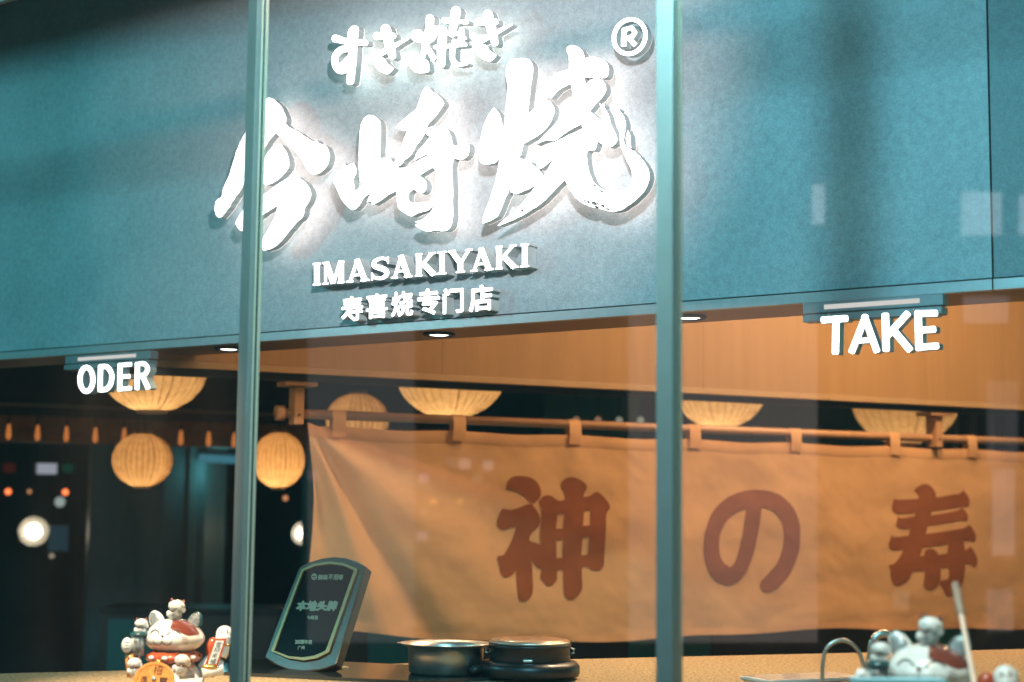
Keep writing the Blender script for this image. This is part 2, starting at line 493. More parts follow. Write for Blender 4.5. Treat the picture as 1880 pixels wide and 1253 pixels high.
def letter(parent, polys, back, depth, gap_mat, holes=(), name='letter', side=None, plane=None, mapper=None, face=None):
    """one channel letter standing off the fascia: return (sides), lit face and lit back"""
    v2, tri = union(polys, holes)
    fr = [(fpt(p.x, p.y, back + depth) if not mapper else mapper(p.x, p.y)) for p in v2]
    bk = [p - NF * depth for p in fr]
    # orient the front towards the street
    def ori(vs, t, dr):
        a, b, c = [vs[i] for i in t]
        return t if (b - a).cross(c - a).dot(dr) > 0 else t[::-1]
    ft = [ori(fr, t, NF) for t in tri]
    bd = boundary(ft)
    n = len(fr)
    root = obj(name, (fr + bk, [(b, a, a + n, b + n) for a, b in bd]), side or M_SIDE, parent)
    def compact(vs, fs):
        return (vs, fs)
    obj('letter_face', compact([p + NF * .001 for p in fr], ft), face or M_FACE, root)
    if gap_mat:
        obj('back_light', compact([p - NF * .001 for p in bk], [t[::-1] for t in ft]), gap_mat, root)
    else:
        obj('back_plate', compact([p - NF * .001 for p in bk], [t[::-1] for t in ft]), M_SIDE, root)
    return root

# ================================================================== SETTING
def slab(name, mb, mat_, kind='structure'):
    return tag(obj(name, mb, mat_), kind=kind)
slab('pavement', MB().box((-40, -40, -.2), (80, 0, 0), (0, 80, 0), (0, 0, .2)), M_GROUND)
SLABZ = 4.15
gl = lambda s, d=0.0, z=0.0: V((PG.x, PG.y, 0)) + DF * s - NF * d + Z * z      # along / behind the shop window
# ceiling slab over the shop (its front edge shades the top of the fascia)
slab('shop_ceiling', MB().box(gl(-17, -.02, SLABZ), DF * 27, -NF * 16, Z * .4), M_DARKC)
slab('shop_floor', MB().box(gl(-17, .1, .01), DF * 27, -NF * 16, Z * .012), M_FLOOR)
slab('street_canopy', MB().box(gl(-9, -1.5, 4.25), DF * 18, -NF * 1.48, Z * .3), M_CONC)
# inside walls: they close the shop towards the back and the sides
bw = at(200, 900, 15.0)
slab('back_wall', MB().box(V((bw.x, bw.y, 0)) - DN * 9, DN * 22, -NN * .2, Z * 4), M_DARK)
slab('side_wall', MB().box(gl(-16, .05, 0), DF * .2, -NF * 15.5, Z * 4.1), M_DARK)
slab('side_wall', MB().box(gl(8.8, .05, 0), DF * .2, -NF * 15.5, Z * 4.1), M_DARK)

# ================================================================== FASCIA
zb = 2.362
fz = lambda s, off, z: V((PF.x, PF.y, 0)) + DF * s + NF * off + Z * z
def fs_of(px, py=300):
    p = fpt(px, py); return (p - PF).dot(DF)
sJ = fs_of(1817, 250)
root = thing('fascia', fz(-2, 0, zb), 'blue-grey mottled metal fascia above the counter, carrying the lit shop sign', 'fascia')
def fpanel(name, s0, s1, z0, z1, off, th, m_):
    return obj(name, MB().box(fz(s0, off - th, z0), DF * (s1 - s0), NF * th, Z * (z1 - z0)), m_, root)
ZT = SLABZ
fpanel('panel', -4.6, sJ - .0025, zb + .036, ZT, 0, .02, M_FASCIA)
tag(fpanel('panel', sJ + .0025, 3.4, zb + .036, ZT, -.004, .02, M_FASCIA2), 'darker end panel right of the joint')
fpanel('trim', -4.6, sJ - .002, zb, zb + .031, .003, .03, M_TRIM)
fpanel('trim', sJ + .002, 3.4, zb, zb + .031, .001, .03, M_TRIM)
fpanel('backing', -4.6, 3.4, zb + .010, ZT, -.022, .01, M_BLACK)
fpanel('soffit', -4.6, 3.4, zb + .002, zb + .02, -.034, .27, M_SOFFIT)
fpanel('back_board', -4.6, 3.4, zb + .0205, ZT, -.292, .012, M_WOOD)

# ------------------------------------------------------------------ lit letters
BK, DP = .080, .034
A_, B_, C_, D_, E_ = (380, 160, 3.9167), (600, 140, 4.175), (870, 70, 3.4794), (600, 0, 5.2222), (540, 430, 3.9167)
def SP(s, reg, k=4, jag=0.0): return smooth_closed(P(s, *reg), k, jag)
def ST(s, wd, reg, **kw):
    w_ = [a / reg[2] for a in wd] if isinstance(wd, (list, tuple)) else wd / reg[2]
    return stroke(P(s, *reg), w_, **kw)

sg = thing('calligraphy_sign', fpt(800, 300, 0), 'three huge brush-written white characters glowing on the fascia', 'shop sign', 'lit lettering on the fascia')
J = 1.0
ch1 = [SP('395,110 440,82 470,85 505,110 540,155 568,220 565,255 540,290 495,330 440,395 400,470 330,610 285,670 240,740 180,830 140,890 95,938 65,915 58,860 75,810 105,795 115,740 160,640 200,510 240,400 290,310 340,200', A_, 5, J),
       SP('520,225 590,290 650,320 710,360 770,395 790,380 800,400 855,428 882,490 870,550 830,605 775,630 735,610 705,570 690,530 620,450 560,390 500,330 470,280', A_, 5, J),
       SP('440,470 490,425 520,410 545,430 565,460 585,510 590,560 575,600 520,660 470,690 425,705 390,680 400,560', A_, 5, J),
       SP('210,985 225,940 260,890 300,850 360,800 425,765 500,710 560,670 610,642 655,650 700,680 735,725 748,770 735,820 700,880 690,930 640,980 590,1040 540,1100 500,1140 440,1170 400,1170 395,1110 420,1060 450,1010 490,935 512,850 480,870 420,905 350,960 300,1010 270,1035 240,1030', A_, 5, J)]
def grow(p, k):
    cx, cy = sum(x for x, y in p) / len(p), sum(y for x, y in p) / len(p)
    return [(cx + (x - cx) * k, cy + (y - cy) * k) for x, y in p]
letter(sg, ch1, BK, DP, M_HALO)
ch2 = [SP('55,780 75,740 120,710 135,665 150,690 205,672 220,700 225,745 205,790 210,850 215,885 265,840 250,780 248,600 252,450 262,380 285,325 330,300 385,320 410,355 414,420 408,550 408,645 440,625 480,640 490,620 500,655 545,690 550,730 552,860 480,905 420,950 385,970 350,985 338,960 310,968 340,890 290,930 240,1000 200,1025 160,1000 115,945 80,870 55,810', B_, 4, J),
       SP('525,395 570,350 640,290 690,250 715,175 745,100 770,80 800,110 850,145 895,200 885,240 830,310 770,380 755,415 740,460 690,530 650,600 600,640 550,690 510,670 545,610 585,510 615,425 575,415', B_, 4, J),
       SP('735,430 770,400 830,390 890,395 930,420 955,470 972,530 1030,525 1080,515 1095,545 1080,610 1040,640 970,640 968,900 962,1120 940,1170 900,1188 840,1183 760,1190 710,1165 680,1145 700,1128 676,1118 740,1095 800,1040 820,990 832,900 832,730 810,705 760,730 700,770 620,830 545,870 545,720 620,700 700,650 800,595 740,610 670,650 690,590 750,520 795,465', B_, 4, J),
       SP('545,720 700,765 735,780 765,820 755,880 715,900 670,870 630,900 635,960 720,970 790,960 815,938 826,950 820,990 770,1030 700,1050 650,1075 590,1045 550,1010 538,950 535,880', B_, 4, J)]
letter(sg, ch2, BK, DP, M_HALO, holes=[P('620,984 655,1012 634,1006', *B_), P('672,994 690,990 680,1000', *B_)])
ch3 = [SP('125,445 155,470 175,520 185,600 178,680 165,760 130,800 80,808 45,795 35,740 45,650 60,570 90,500', C_, 4, J),
       SP('205,215 215,170 240,140 300,132 355,140 378,180 375,240 362,330 345,495 315,690 290,770 270,870 240,940 190,1050 150,1140 60,1185 55,1160 110,1010 150,860 170,740 190,600 205,450 215,320', C_, 4, J),
       SP('320,515 400,440 440,410 475,402 505,430 515,465 500,520 470,570 410,625 330,670 290,700 280,600', C_, 4, J * .6),
       SP('280,765 360,800 410,840 450,890 440,930 370,955 330,975 270,995 235,980 270,850', C_, 4, J),
       SP('592,70 620,48 660,55 695,85 708,140 705,250 720,330 690,420 640,420 632,350 620,290 610,200 608,120', C_, 4, J * .6),
       SP('690,150 750,122 800,130 845,155 862,195 855,240 830,258 780,250 690,245', C_, 4, J * .6),
       SP('630,205 560,215 510,240 480,280 468,330 478,375 495,384 540,335 620,290 650,250', C_, 4, J * .6),
       SP('700,320 740,275 790,258 830,280 845,325 830,365 790,410 735,475 690,545 620,585 560,625 520,655 460,655 400,680 450,620 520,550 580,480 640,420 680,380', C_, 4, J * .6),
       SP('720,450 812,528 822,480 800,415 830,440 860,490 880,560 910,620 915,660 880,695 840,690 785,655 720,600 680,530', C_, 4, J * .6),
       SP('398,780 415,720 450,695 540,655 620,615 690,590 760,600 785,655 775,715 725,725 725,790 735,850 765,920 810,960 870,985 940,975 990,945 1010,900 1005,840 980,790 960,740 935,680 935,600 935,500 925,470 940,475 965,520 970,580 958,650 975,700 1020,720 1070,770 1110,830 1122,880 1110,940 1070,1000 1010,1055 940,1100 880,1110 800,1090 720,1070 650,1020 615,970 580,905 510,980 440,1050 350,1110 260,1160 170,1195 150,1200 190,1165 290,1080 370,980 440,900 510,770 430,835 410,835', C_, 4, J),
       SP('985,590 1000,630 1005,705 985,705 972,640', C_, 3, J * .6),
       SP('826,416 838,432 832,443 820,430', C_, 3), SP('915,455 930,452 930,466 918,466', C_, 3),
       SP('292,742 302,738 300,750 293,755', C_, 3), SP('355,795 370,792 368,808 358,810', C_, 3)]
dry = ['220,1105 258,1080 262,1086 226,1116', '250,1112 276,1095 270,1106', '722,1040 740,1048 734,1060', '757,1048 790,1056 780,1068 762,1062',
       '770,1075 800,1080 790,1090', '812,1066 836,1072 826,1082', '845,1088 870,1092 858,1100', '805,972 828,980 815,984', '760,930 782,944 770,946', '700,1035 712,1040 706,1048', '300,1105 318,1092 312,1110', '180,1150 200,1135 196,1152']
letter(sg, ch3, BK, DP, M_HALO, holes=[grow(P(s, *C_), 1.7) for s in dry])

kn = thing('kana_sign', fpt(775, 100, 0), 'row of four small rounded white brush characters glowing above the huge ones', 'shop sign', 'lit lettering on the fascia')
k1 = ST('85,372 200,400 370,412', [72, 56, 55], D_) + [SP('198,350 215,285 262,248 300,262 303,300 292,420 285,560 270,700 255,800 225,815 195,800 197,700 210,560', D_, 3)] + ST('215,462 130,485 82,545 82,620 118,675 165,674 210,640', 62, D_) + ST('215,575 165,600 130,640', [50, 40, 50], D_)
letter(kn, k1, BK, DP, M_HALO2)
def ki(f):
    q = lambda s: [f(*a) for a in P(s, 0, 0, 1)]
    def st(s, ws): return stroke([(600 + x / 5.2222, y / 5.2222) for x, y in q(s)], [a / 5.2222 for a in ws])
    return st('565,282 600,430 628,540', [92, 86, 66]) + st('480,348 632,348', [72, 62]) + st('780,372 660,435 560,490 455,545', [20, 40, 52, 60]) + [smooth_closed([(600 + x / 5.2222, y / 5.2222) for x, y in q('455,600 480,555 550,562 580,610 642,655 590,710 520,690 465,640')], 4)]
letter(kn, ki(lambda x, y: (x, y)), BK, DP, M_HALO2)
k3 = ST('870,345 880,350', [124, 120], D_) + ST('990,178 985,250 962,350 942,450 918,560', [76, 72, 60, 54, 44], D_) + ST('1040,290 990,370 930,400', [78, 80, 60], D_) + ST('960,450 1020,555', [48, 56], D_)
k3 += [SP('790,570 820,525 870,518 908,560 960,580 980,620 980,680 950,700 850,695 800,640', D_, 4)]
k3 += ST('1238,108 1222,200 1200,330', [92, 84, 60], D_) + ST('1125,197 1342,215', [54, 38], D_) + ST('1115,300 1102,450 1097,612', [76, 82, 80], D_) + ST('1050,290 1115,290', [72, 72], D_) + ST('1100,316 1280,330', [44, 36], D_)
k3 += ST('1294,285 1288,400', [46, 66], D_) + ST('1042,455 1330,430', [40, 34], D_) + ST('1210,440 1204,560 1250,618 1345,616', [56, 52, 42, 22], D_) + ST('1295,350 1330,370', [40, 24], D_)
letter(kn, k3, BK, DP, M_HALO2)
letter(kn, ki(lambda x, y: (1545 + (x - 565) * 1.06, 95 + (y - 235) * 1.04)), BK, DP, M_HALO2)

rg = thing('registered_sign', fpt(1156, 68, 0), 'round white glowing registered mark at the upper right of the sign', 'shop sign', 'lit lettering on the fascia')
ring = [(1156.3 + 29 * math.cos(t), 67.8 + 31.5 * math.sin(t) - 3 * math.cos(t)) for t in [2 * math.pi * k / 40 for k in range(41)]]
letter(rg, stroke(ring, 7.8, False), BK, .03, M_HALO3, name='ring')
letter(rg, stroke([(1146, 54), (1145, 86)], 9, False, flat=True) + stroke([(1146, 55), (1160, 52), (1166, 60), (1161, 68), (1147, 71)], 8, False) + stroke([(1154, 70), (1167, 83.5)], 9, False, flat=True), BK, .03, M_HALO3)

# serif line
la = thing('latin_sign', fpt(780, 490, 0), 'small white serif lettering of one long word under the brush characters', 'shop sign', 'lit lettering on the fascia')
def serif(ch, x0, x1):
    sl = -.0874; base = lambda x: 371 + (x - 140) * sl
    H = 160 + (x0 - 140) / 1545 * 8
    T, N, S = 38, 21, 12
    wd = x1 - x0
    def L(u0, v0, u1, v1, t): return stroke([(x0 + u0 * wd, base(x0 + u0 * wd) - v0 * H), (x0 + u1 * wd, base(x0 + u1 * wd) - v1 * H)], t, False, flat=True)
    def sf(u0, u1, v): v = .035 if v == 0 else .965; return L(u0, v, u1, v, S)
    if ch == 'I': q = L(.5, 0, .5, 1, T) + sf(0, 1, 0) + sf(0, 1, 1)
    elif ch == 'M': q = L(.13, 0, .13, 1, 18) + L(.86, 0, .86, 1, T) + L(.16, 1, .5, .02, T) + L(.5, .02, .82, 1, N) + sf(0, .27, 0) + sf(.7, 1, 0) + sf(0, .22, 1) + sf(.8, 1, 1)
    elif ch == 'A': q = L(.16, .0, .50, 1, N) + L(.46, 1, .83, 0, T + 2) + L(.25, .30, .70, .30, 15) + sf(0, .32, 0) + sf(.62, 1.02, 0) + sf(.4, .56, 1)
    elif ch == 'K': q = L(.16, 0, .16, 1, T) + L(.25, .42, .78, .97, N) + L(.38, .52, .86, .02, T + 2) + sf(0, .32, 0) + sf(0, .32, 1) + sf(.62, .95, 1) + sf(.68, 1.04, 0)
    elif ch == 'Y': q = L(.5, 0, .5, .5, T) + L(.14, .98, .5, .42, T) + L(.86, .98, .52, .42, N) + sf(.32, .68, 0) + sf(0, .32, 1) + sf(.7, 1, 1)
    elif ch == 'S':
        q = []
        c = [(.90, .80), (.72, .92), (.45, .93), (.20, .82), (.18, .64), (.42, .54), (.68, .45), (.84, .30), (.74, .12), (.46, .06), (.20, .12), (.08, .24)]
        q = stroke([(x0 + u * wd, base(x0 + u * wd) - v_ * H) for u, v_ in c], [14, 20, 22, 28, 34, 38, 38, 34, 28, 22, 20, 14])
        q += L(.90, .68, .90, 1.0, 10) + L(.06, .0, .06, .34, 10)
    return [[(540 + x / 3.9167, 430 + y / 3.9167) for x, y in p] for p in q]
for c_, x0, x1 in (('I', 136, 193), ('M', 206, 361), ('A', 375, 540), ('S', 553, 690), ('A', 698, 848), ('K', 872, 1028), ('I', 1032, 1096), ('Y', 1108, 1285), ('A', 1268, 1432), ('K', 1448, 1610), ('I', 1628, 1690)):
    letter(la, serif(c_, x0, x1), .012, .05, None)

cn = thing('subtitle_sign', fpt(770, 560, 0), 'lowest row of small bold white characters just above the fascia edge', 'shop sign', 'lit lettering on the fascia')
for c_, x0, x1, y0, y1 in (('寿', 337, 500, 447, 632), ('喜', 514, 678, 428, 612), ('烧', 695, 860, 412, 598), ('专', 885, 1050, 394, 586), ('门', 1068, 1222, 388, 574), ('店', 1256, 1432, 368, 560)):
    q = glyph_polys(c_, x0 + 8, y0 + 12, x1 - 8, y1 - 3, -.0874, 8.5 if c_ in '喜烧寿' else 12)
    letter(cn, [[(540 + x / 3.9167, 430 + y / 3.9167) for x, y in p] for p in q], .012, .045, None)

# hanging word signs with their rail
M_RAIL = mat('rail_metal', (.26, .29, .30), rough=.4, metal=.3, var=.08, vscale=30)
def word_sign(name, label, px0, py0, px1, py1, glyphs, w_, s_off):
    c = fpt((px0 + px1) / 2, (py0 + py1) / 2, .05)
    t = thing(name, c, label, 'hanging sign', 'white word signs hanging from the fascia edge')
    a, b = fpt(px0, py0, .01), fpt(px1, py1, .01)
    ln = (b - a).dot(DF)
    zt = (a.z + b.z) / 2
    A0 = V((a.x, a.y, zt))
    obj('rail', MB().box(A0 - Z * .030, DF * ln, NF * .045, Z * .034), M_RAIL, t, bevel=.002)
    obj('rail_lip', MB().box(A0 - Z * .056 + DF * .002, DF * (ln - .004), NF * .052, Z * .022), M_RAIL, t, bevel=.002)
    obj('reflected_glow', MB().box(A0 + DF * (ln * .16) + NF * .0455 - Z * .020, DF * (ln * .68), NF * .002, Z * .014), emit('rail_reflected_glow', (1, .93, .9), .75), t)  # glowing strip stands in for the letters' light mirrored on the rail
    for k in (.2, .8):
        obj('bolt', MB().lathe((0, 0, 0), [(0, .0)], 6) if False else MB().ell(A0 + DF * ln * k + NF * .05 - Z * .04, (.006, .006, .006), nu=8, nv=6), M_STEEL, t, smooth=True)
    for g in glyphs:
        letter(t, g, .035 + s_off, .035, None)
z4 = lambda s: P(s, 0, 600, 2.506)
def S4(s, wd=24, **k): return stroke(z4(s), wd / 2.506, **k)
oell = ' '.join('%f,%f' % (398.5 + 30 * math.cos(2 * math.pi * k / 28), 243 + 55 * math.sin(2 * math.pi * k / 28)) for k in range(29))
def T4(s, wd=21): return stroke(z4(s), wd / 2.506, False, 10, soft=.26)
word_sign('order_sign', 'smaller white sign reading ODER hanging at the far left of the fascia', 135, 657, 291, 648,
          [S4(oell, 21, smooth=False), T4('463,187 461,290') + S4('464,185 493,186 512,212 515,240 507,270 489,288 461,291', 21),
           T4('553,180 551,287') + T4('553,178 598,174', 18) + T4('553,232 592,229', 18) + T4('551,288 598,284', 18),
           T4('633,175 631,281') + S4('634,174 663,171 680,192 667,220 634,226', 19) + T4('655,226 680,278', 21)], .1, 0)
z3 = lambda s: P(s, 1280, 480, 3.1333)
def S3(s, wd=45, **k): return stroke(z3(s), wd / 3.1333, **k)
def T3(s, wd): return stroke(z3(s), wd / 3.1333, False, 10, soft=.26)
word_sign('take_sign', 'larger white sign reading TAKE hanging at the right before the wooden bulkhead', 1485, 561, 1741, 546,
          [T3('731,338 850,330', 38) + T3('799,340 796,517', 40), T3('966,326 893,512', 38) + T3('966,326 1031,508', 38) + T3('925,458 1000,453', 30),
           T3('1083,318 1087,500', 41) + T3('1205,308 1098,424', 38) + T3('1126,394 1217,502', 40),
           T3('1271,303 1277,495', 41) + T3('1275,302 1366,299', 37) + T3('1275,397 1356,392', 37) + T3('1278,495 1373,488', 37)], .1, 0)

# ------------------------------------------------------------------ downlights
def lamp(name, kind, loc, power, col, radius=.03, rot=None, parent=None, spot=None):
    d = bpy.data.lights.new(name, kind); d.energy = power; d.color = col
    if kind in ('POINT', 'SPOT'): d.shadow_soft_size = radius
    if spot: d.spot_size = R_(spot); d.spot_blend = .9
    o = bpy.data.objects.new(name, d); COL.objects.link(o)
    if parent: o.parent = parent; o.location = V(loc) - rootloc(parent)
    else: o.location = loc
    if rot: o.rotation_euler = rot
    return o
def downlight(px, label, s=None):
    off = -.13
    if s is None:
        p = onp(px[0], px[1], PF + NF * off, NF); s = (p - PF).dot(DF)
    c = fz(s, off, zb)
    t = thing('downlight', c, label, 'downlight', 'recessed downlights under the fascia')
    obj('trim_ring', MB().lathe(c, [(.058, .003), (.060, -.004), (.052, -.009), (.040, -.006), (.038, .001)], 28), M_BLACK, t, smooth=True)
    obj('lens', MB().lathe(c, [(.040, -.003), (.030, -.006), (.0, -.008)], 24), emit('lens_light', (1, .93, .84), 6), t, smooth=True)
    lamp('downlight_beam', 'SPOT', c - Z * .02, DOWN_W * (1 if px[0] > 1000 else .42), DOWN_COL, .035, (0, 0, 0), t, 165)
downlight((420, 645), 'leftmost recessed downlight under the fascia, left of the left window post')
downlight((806, 620), 'middle recessed downlight under the fascia, below the small sign characters')
downlight((1265, 588), 'right recessed downlight under the fascia, beside the right window post')
# warm strip added behind the fascia to light the bulkhead, unseen
cv = obj('added_cove_strip', MB().box(fz(-3.3, -.315, zb + .16), DF * 6.2, -NF * .03, Z * .03), emit('added_cove_glow', (1.0, .66, .36), COVE_E))
tag(cv, 'warm linear light strip on the back of the fascia facing the wooden bulkhead', 'added strip light')

# spotlight added, unseen, to wash the sign through the middle pane
c = V((0.02, 2.60, 3.16)); tg = fpt(850, 190)
t = thing('sign_spotlight', c, 'warm spotlight under the street canopy aimed at the shop sign', 'spotlight')
d = (tg - c).normalized()
obj('barrel', MB().tube([c - d * .16, c - d * .15, c - d * .03], [.02, .045, .045], 18), M_BLACK, t, smooth=True)
obj('drop_rod', MB().tube([c - d * .10 + Z * .04, V((c.x - d.x * .1, c.y - d.y * .1, 4.25))], .008, 8), M_BLACK, t)
o = lamp('wash_beam', 'SPOT', c, WASH_W, (1.0, .57, .54), .03, None, t, 46)
o.rotation_euler = d.to_track_quat('-Z', 'Y').to_euler(); o.data.spot_blend = 1.0

# ceiling lamps added over the kitchen, unseen, to light bulkhead and curtain
for i, (px, Y) in enumerate(((720, 6.55), (1060, 6.75), (1400, 7.0), (1740, 7.2), (2080, 7.4))):
    c = at(px, 400, Y); c.z = SLABZ - .001
    t = thing('added_ceiling_lamp', c, 'added round warm ceiling lamp, unseen, over the kitchen, %s from the left' % ('first', 'second', 'third', 'fourth', 'fifth')[i], 'ceiling lamp', 'added ceiling lamps lighting bulkhead and curtain')
    obj('rim', MB().lathe(c, [(.12, 0), (.12, -.03), (.10, -.035), (.10, -.005)], 24), M_TRIM, t, smooth=True)
    obj('diffuser', MB().lathe(c, [(.099, -.02), (.0, -.024)], 24), emit('added_ceiling_glow', (1, .8, .6), 4), t)
    lamp('ceiling_beam', 'SPOT', c - Z * .05, ROOM_W * (.03, .12, .80, 1.5, 1.75)[i], ROOM_COL, .10, (0, 0, 0), t, 172)

# ================================================================== SHOP WINDOW
sf = thing('shop_window', gl(0, 0, 0), 'tall street window of the shop with slim metal posts and clear panes', 'window')
def sg_of(px, py):
    p = onp(px, py, PG, NF); return (p - PG).dot(DF)
posts = [sg_of(450.5, 600), sg_of(1222, 600)]
step = posts[1] - posts[0]
allp = [posts[0] - step * 4.2, posts[0], posts[1], posts[1] + step]
HGT = SLABZ
for k, s in enumerate(allp):
    wv = .033 if k < 2 else .040
    o = obj('post', MB().box(gl(s - wv / 2, -.006, 0), DF * wv, -NF * .024, Z * HGT), M_ALU, sf, bevel=.0015)
    obj('gasket', MB().box(gl(s - wv / 2 + .002, .018, 0), DF * (wv - .004), -NF * .010, Z * HGT), M_ALUD, o)
    obj('rear_cap', MB().box(gl(s - wv / 2, .028, 0), DF * wv, -NF * .010, Z * HGT), M_SIGNLIT, o, bevel=.001)
    obj('signlit_seal', MB().box(gl(s - wv / 2 + .0005, .0182 - .006, 0), DF * (wv - .0002), -NF * .0055, Z * HGT), M_SIGNLIT, o)  # strip coloured as if lit by the letters
for a, b in zip(allp, allp[1:]):
    obj('glass_pane', MB().box(gl(a + .0165, .011, .05), DF * (b - a - .033), -NF * .006, Z * (HGT - .05)), M_GLASS, sf)
ZTR = 3.205
obj('head_panel', MB().box(gl(allp[0], -.02, 3.385), DF * (allp[-1] - allp[0]), -NF * .05, Z * (SLABZ - 3.386)), M_ALU, sf)
obj('transom', MB().box(gl(allp[0], -.008, ZTR), DF * (allp[-1] - allp[0]), -NF * .018, Z * .018), M_ALU, sf)
obj('bottom_rail', MB().box(gl(allp[0], -.008, .0), DF * (allp[-1] - allp[0]), -NF * .018, Z * .05), M_ALU, sf)

# street lamp under the canopy; the second is added to brighten the left fascia
for i, (SLP, kw) in enumerate(((V((0.0, 2.72, 3.30)), 1.0), (V((0.0, 2.72, 3.30)) - DF * 4.1, .55))):
    sl = thing('canopy_lamp', SLP, ('cool-white lamp under the street canopy before the middle pane', 'cool-white lamp under the street canopy before the left pane')[i], 'lamp', 'lamps under the street canopy')
    obj('housing', MB().lathe(SLP, [(.0, .95), (.03, .95), (.03, .14), (.12, .12), (.14, .0), (.12, .03), (.0, .05)], 24), M_BLACK, sl, smooth=True)
    lamp('canopy_beam', 'POINT', SLP - Z * .06, STREET_W * kw, STREET_COL if i == 0 else (.22, .90, 1.0), .06, None, sl)

# narrow spots added in the canopy, unseen, each brightening one figurine
def added_cat_spot(tgt, label, power, off=1.0, side=0.0):
    c = V(tgt) + NF * off + DF * side; c.z = 4.25 - .001
    t = thing('added_cat_spotlight', c, label, 'spotlight', 'added spotlights over the window')
    d = (V(tgt) - c).normalized()
    obj('barrel', MB().tube([c - Z * .03, c - Z * .03 + d * .12], .04, 18), M_BLACK, t, smooth=True)
    obj('base', MB().lathe(c, [(0, -.02), (.05, -.02), (.05, 0)], 18), M_BLACK, t)
    o = lamp('spot_beam', 'SPOT', c - Z * .03 + d * .20, power, (1, .74, .52), .03, None, t, 20)
    o.rotation_euler = d.to_track_quat('-Z', 'Y').to_euler()
added_cat_spot(at(320, 1185, 4.6), 'added unseen spotlight brightening the complete cat figurine', 2100, 1.6, .5)
added_cat_spot(at(1700, 1230, 3.45), 'added unseen spotlight brightening the half hidden cat figurine', 520, 1.6, .3)

# ================================================================== WOODEN BULKHEAD AND NOREN
nz = lambda s, off, z: V((PN.x, PN.y, 0)) + DN * s + NN * off + Z * z
def ns_of(px, py): p = onp(px, py, PN, NN); return (p - PN).dot(DN)
BZ = 2.308
bk = thing('wooden_bulkhead', nz(0, .1, BZ), 'long pale wooden bulkhead hanging behind the fascia above the cloth curtain', 'bulkhead')
_a = PF - NF * .06; _b = PN + NN * .105
s0 = ((_a - _b).dot(NF)) / DN.dot(NF) + .01      # where it runs into the back of the fascia
s1 = 4.2
# boards of veneer with fine joints
bl = 1.42
k = s0
while k < s1:
    e = min(k + bl, s1)
    obj('board', MB().box(nz(k + .0008, .082, BZ + .030), DN * (e - k - .0016), NN * .018, Z * (SLABZ - BZ - .03)), M_WOOD, bk); k = e
obj('edge_strip', MB().box(nz(s0, .080, BZ), DN * (s1 - s0), NN * .024, Z * .0285), mat('bulkhead_edge', (.44, .27, .125), rough=.5, var=.1, vscale=8), bk, bevel=.002)
obj('backing', MB().box(nz(s0, .02, BZ - .030), DN * (s1 - s0), NN * .060, Z * (SLABZ - BZ + .03)), M_BLACK, bk)

RZ = 2.138
rd = thing('curtain_rod', nz(-1.8, 0, RZ), 'round wooden rod on brackets that the cloth curtain hangs from', 'curtain rod')
sL = ns_of(520, 757)
obj('pole', MB().tube([nz(sL, 0, RZ), nz(s1, 0, RZ)], .0215, 18), M_ROD, rd, smooth=True)
obj('end_knob', MB().tube([nz(sL - .035, 0, RZ), nz(sL + .005, 0, RZ)], .034, 18), M_ROD, rd, smooth=True)
def bracket(s):
    o = obj('bracket', MB().box(nz(s - .022, -.032, RZ - .05), DN * .044, NN * .085, Z * (BZ - .03 - RZ + .05 - .02)), M_ROD, rd, bevel=.003)
    obj('bracket_plate', MB().box(nz(s - .075, -.05, BZ - .0505), DN * .15, NN * .125, Z * .020), M_ROD, o, bevel=.002)
    for z in (-.022, .022): pass
    obj('screw', MB().ell(nz(s, .054, RZ - .008), (.006, .006, .006), nu=8, nv=6), M_BLACK, o)
bracket(ns_of(543, 740)); bracket(ns_of(1713, 790))

cs0, cs1 = ns_of(560, 900), s1 - .15
CTOP = 2.085
loops_px = [(620, 770), (840, 782), (1052, 790), (1272, 800), (1457, 806), (1638, 812), (1780, 818), (1930, 826)]
loops = [ns_of(*q) for q in loops_px]
def hem(s):
    a = s - cs0
    return 1.115 + .055 * math.exp(-((a) / .5) ** 2) + .012 * math.sin(a * 2.4 + 1.0) + .006 * math.sin(a * 7.1)
def top(s):
    d = min(abs(s - l) for l in loops)
    return CTOP + .002 - .010 * min(1, d / .28) ** 1.3 + (.018 if s - cs0 < .05 else 0) * (1 - (s - cs0) / .05)
def cloth_d(s, z):
    """how far the cloth stands out towards the street"""
    a, b = s - cs0, CTOP - z
    def fold(ang, w0, grow, h, x0=0.0):
        dx, dy = math.sin(ang), math.cos(ang)
        along = (a - x0) * dx + b * dy; q = (a - x0) * dy - b * dx
        if along <= 0: return 0
        wd = w0 + grow * along
        return h * min(1, along / .15) * math.exp(-(q / wd) ** 2)
    d = 0
    d += fold(R_(22), .018, .055, .030) - fold(R_(33), .018, .06, .036)
    d += fold(R_(52), .02, .09, .014) - fold(R_(66), .02, .08, .010)
    d += fold(R_(9), .02, .05, -.015)
    d += .014 * math.sin(a * 3.9 + .8) * min(1, b / .5)
    for i, l in enumerate(loops):
        d += .012 * math.exp(-((s - l) / .035) ** 2) * math.exp(-b / .10)
        d -= .006 * math.exp(-((s - l - .12) / .07) ** 2) * math.exp(-b / .25)
    n1 = noise.noise(V((a * 2.3, z * 3.1, 1.7))); n2 = noise.noise(V((a * 5 + z * 2.2, z * 6.5 - a * 1.5, 5.2)))
    n3 = noise.noise(V((a * 9, z * 22, 8.8)))
    d += .013 * n1 + .0075 * n2 + .0016 * noise.noise(V((a * 17 + z * 8, z * 15, 2.2)))
    d += .004 * n3 * math.exp(-((z - hem(s)) / .12))
    return d
nr = thing('noren_curtain', nz(0, 0, 1.1), 'wide tan cloth curtain with brown characters hanging from the wooden rod', 'curtain')
NU, NVV = 340, 86
vs, fs = [], []
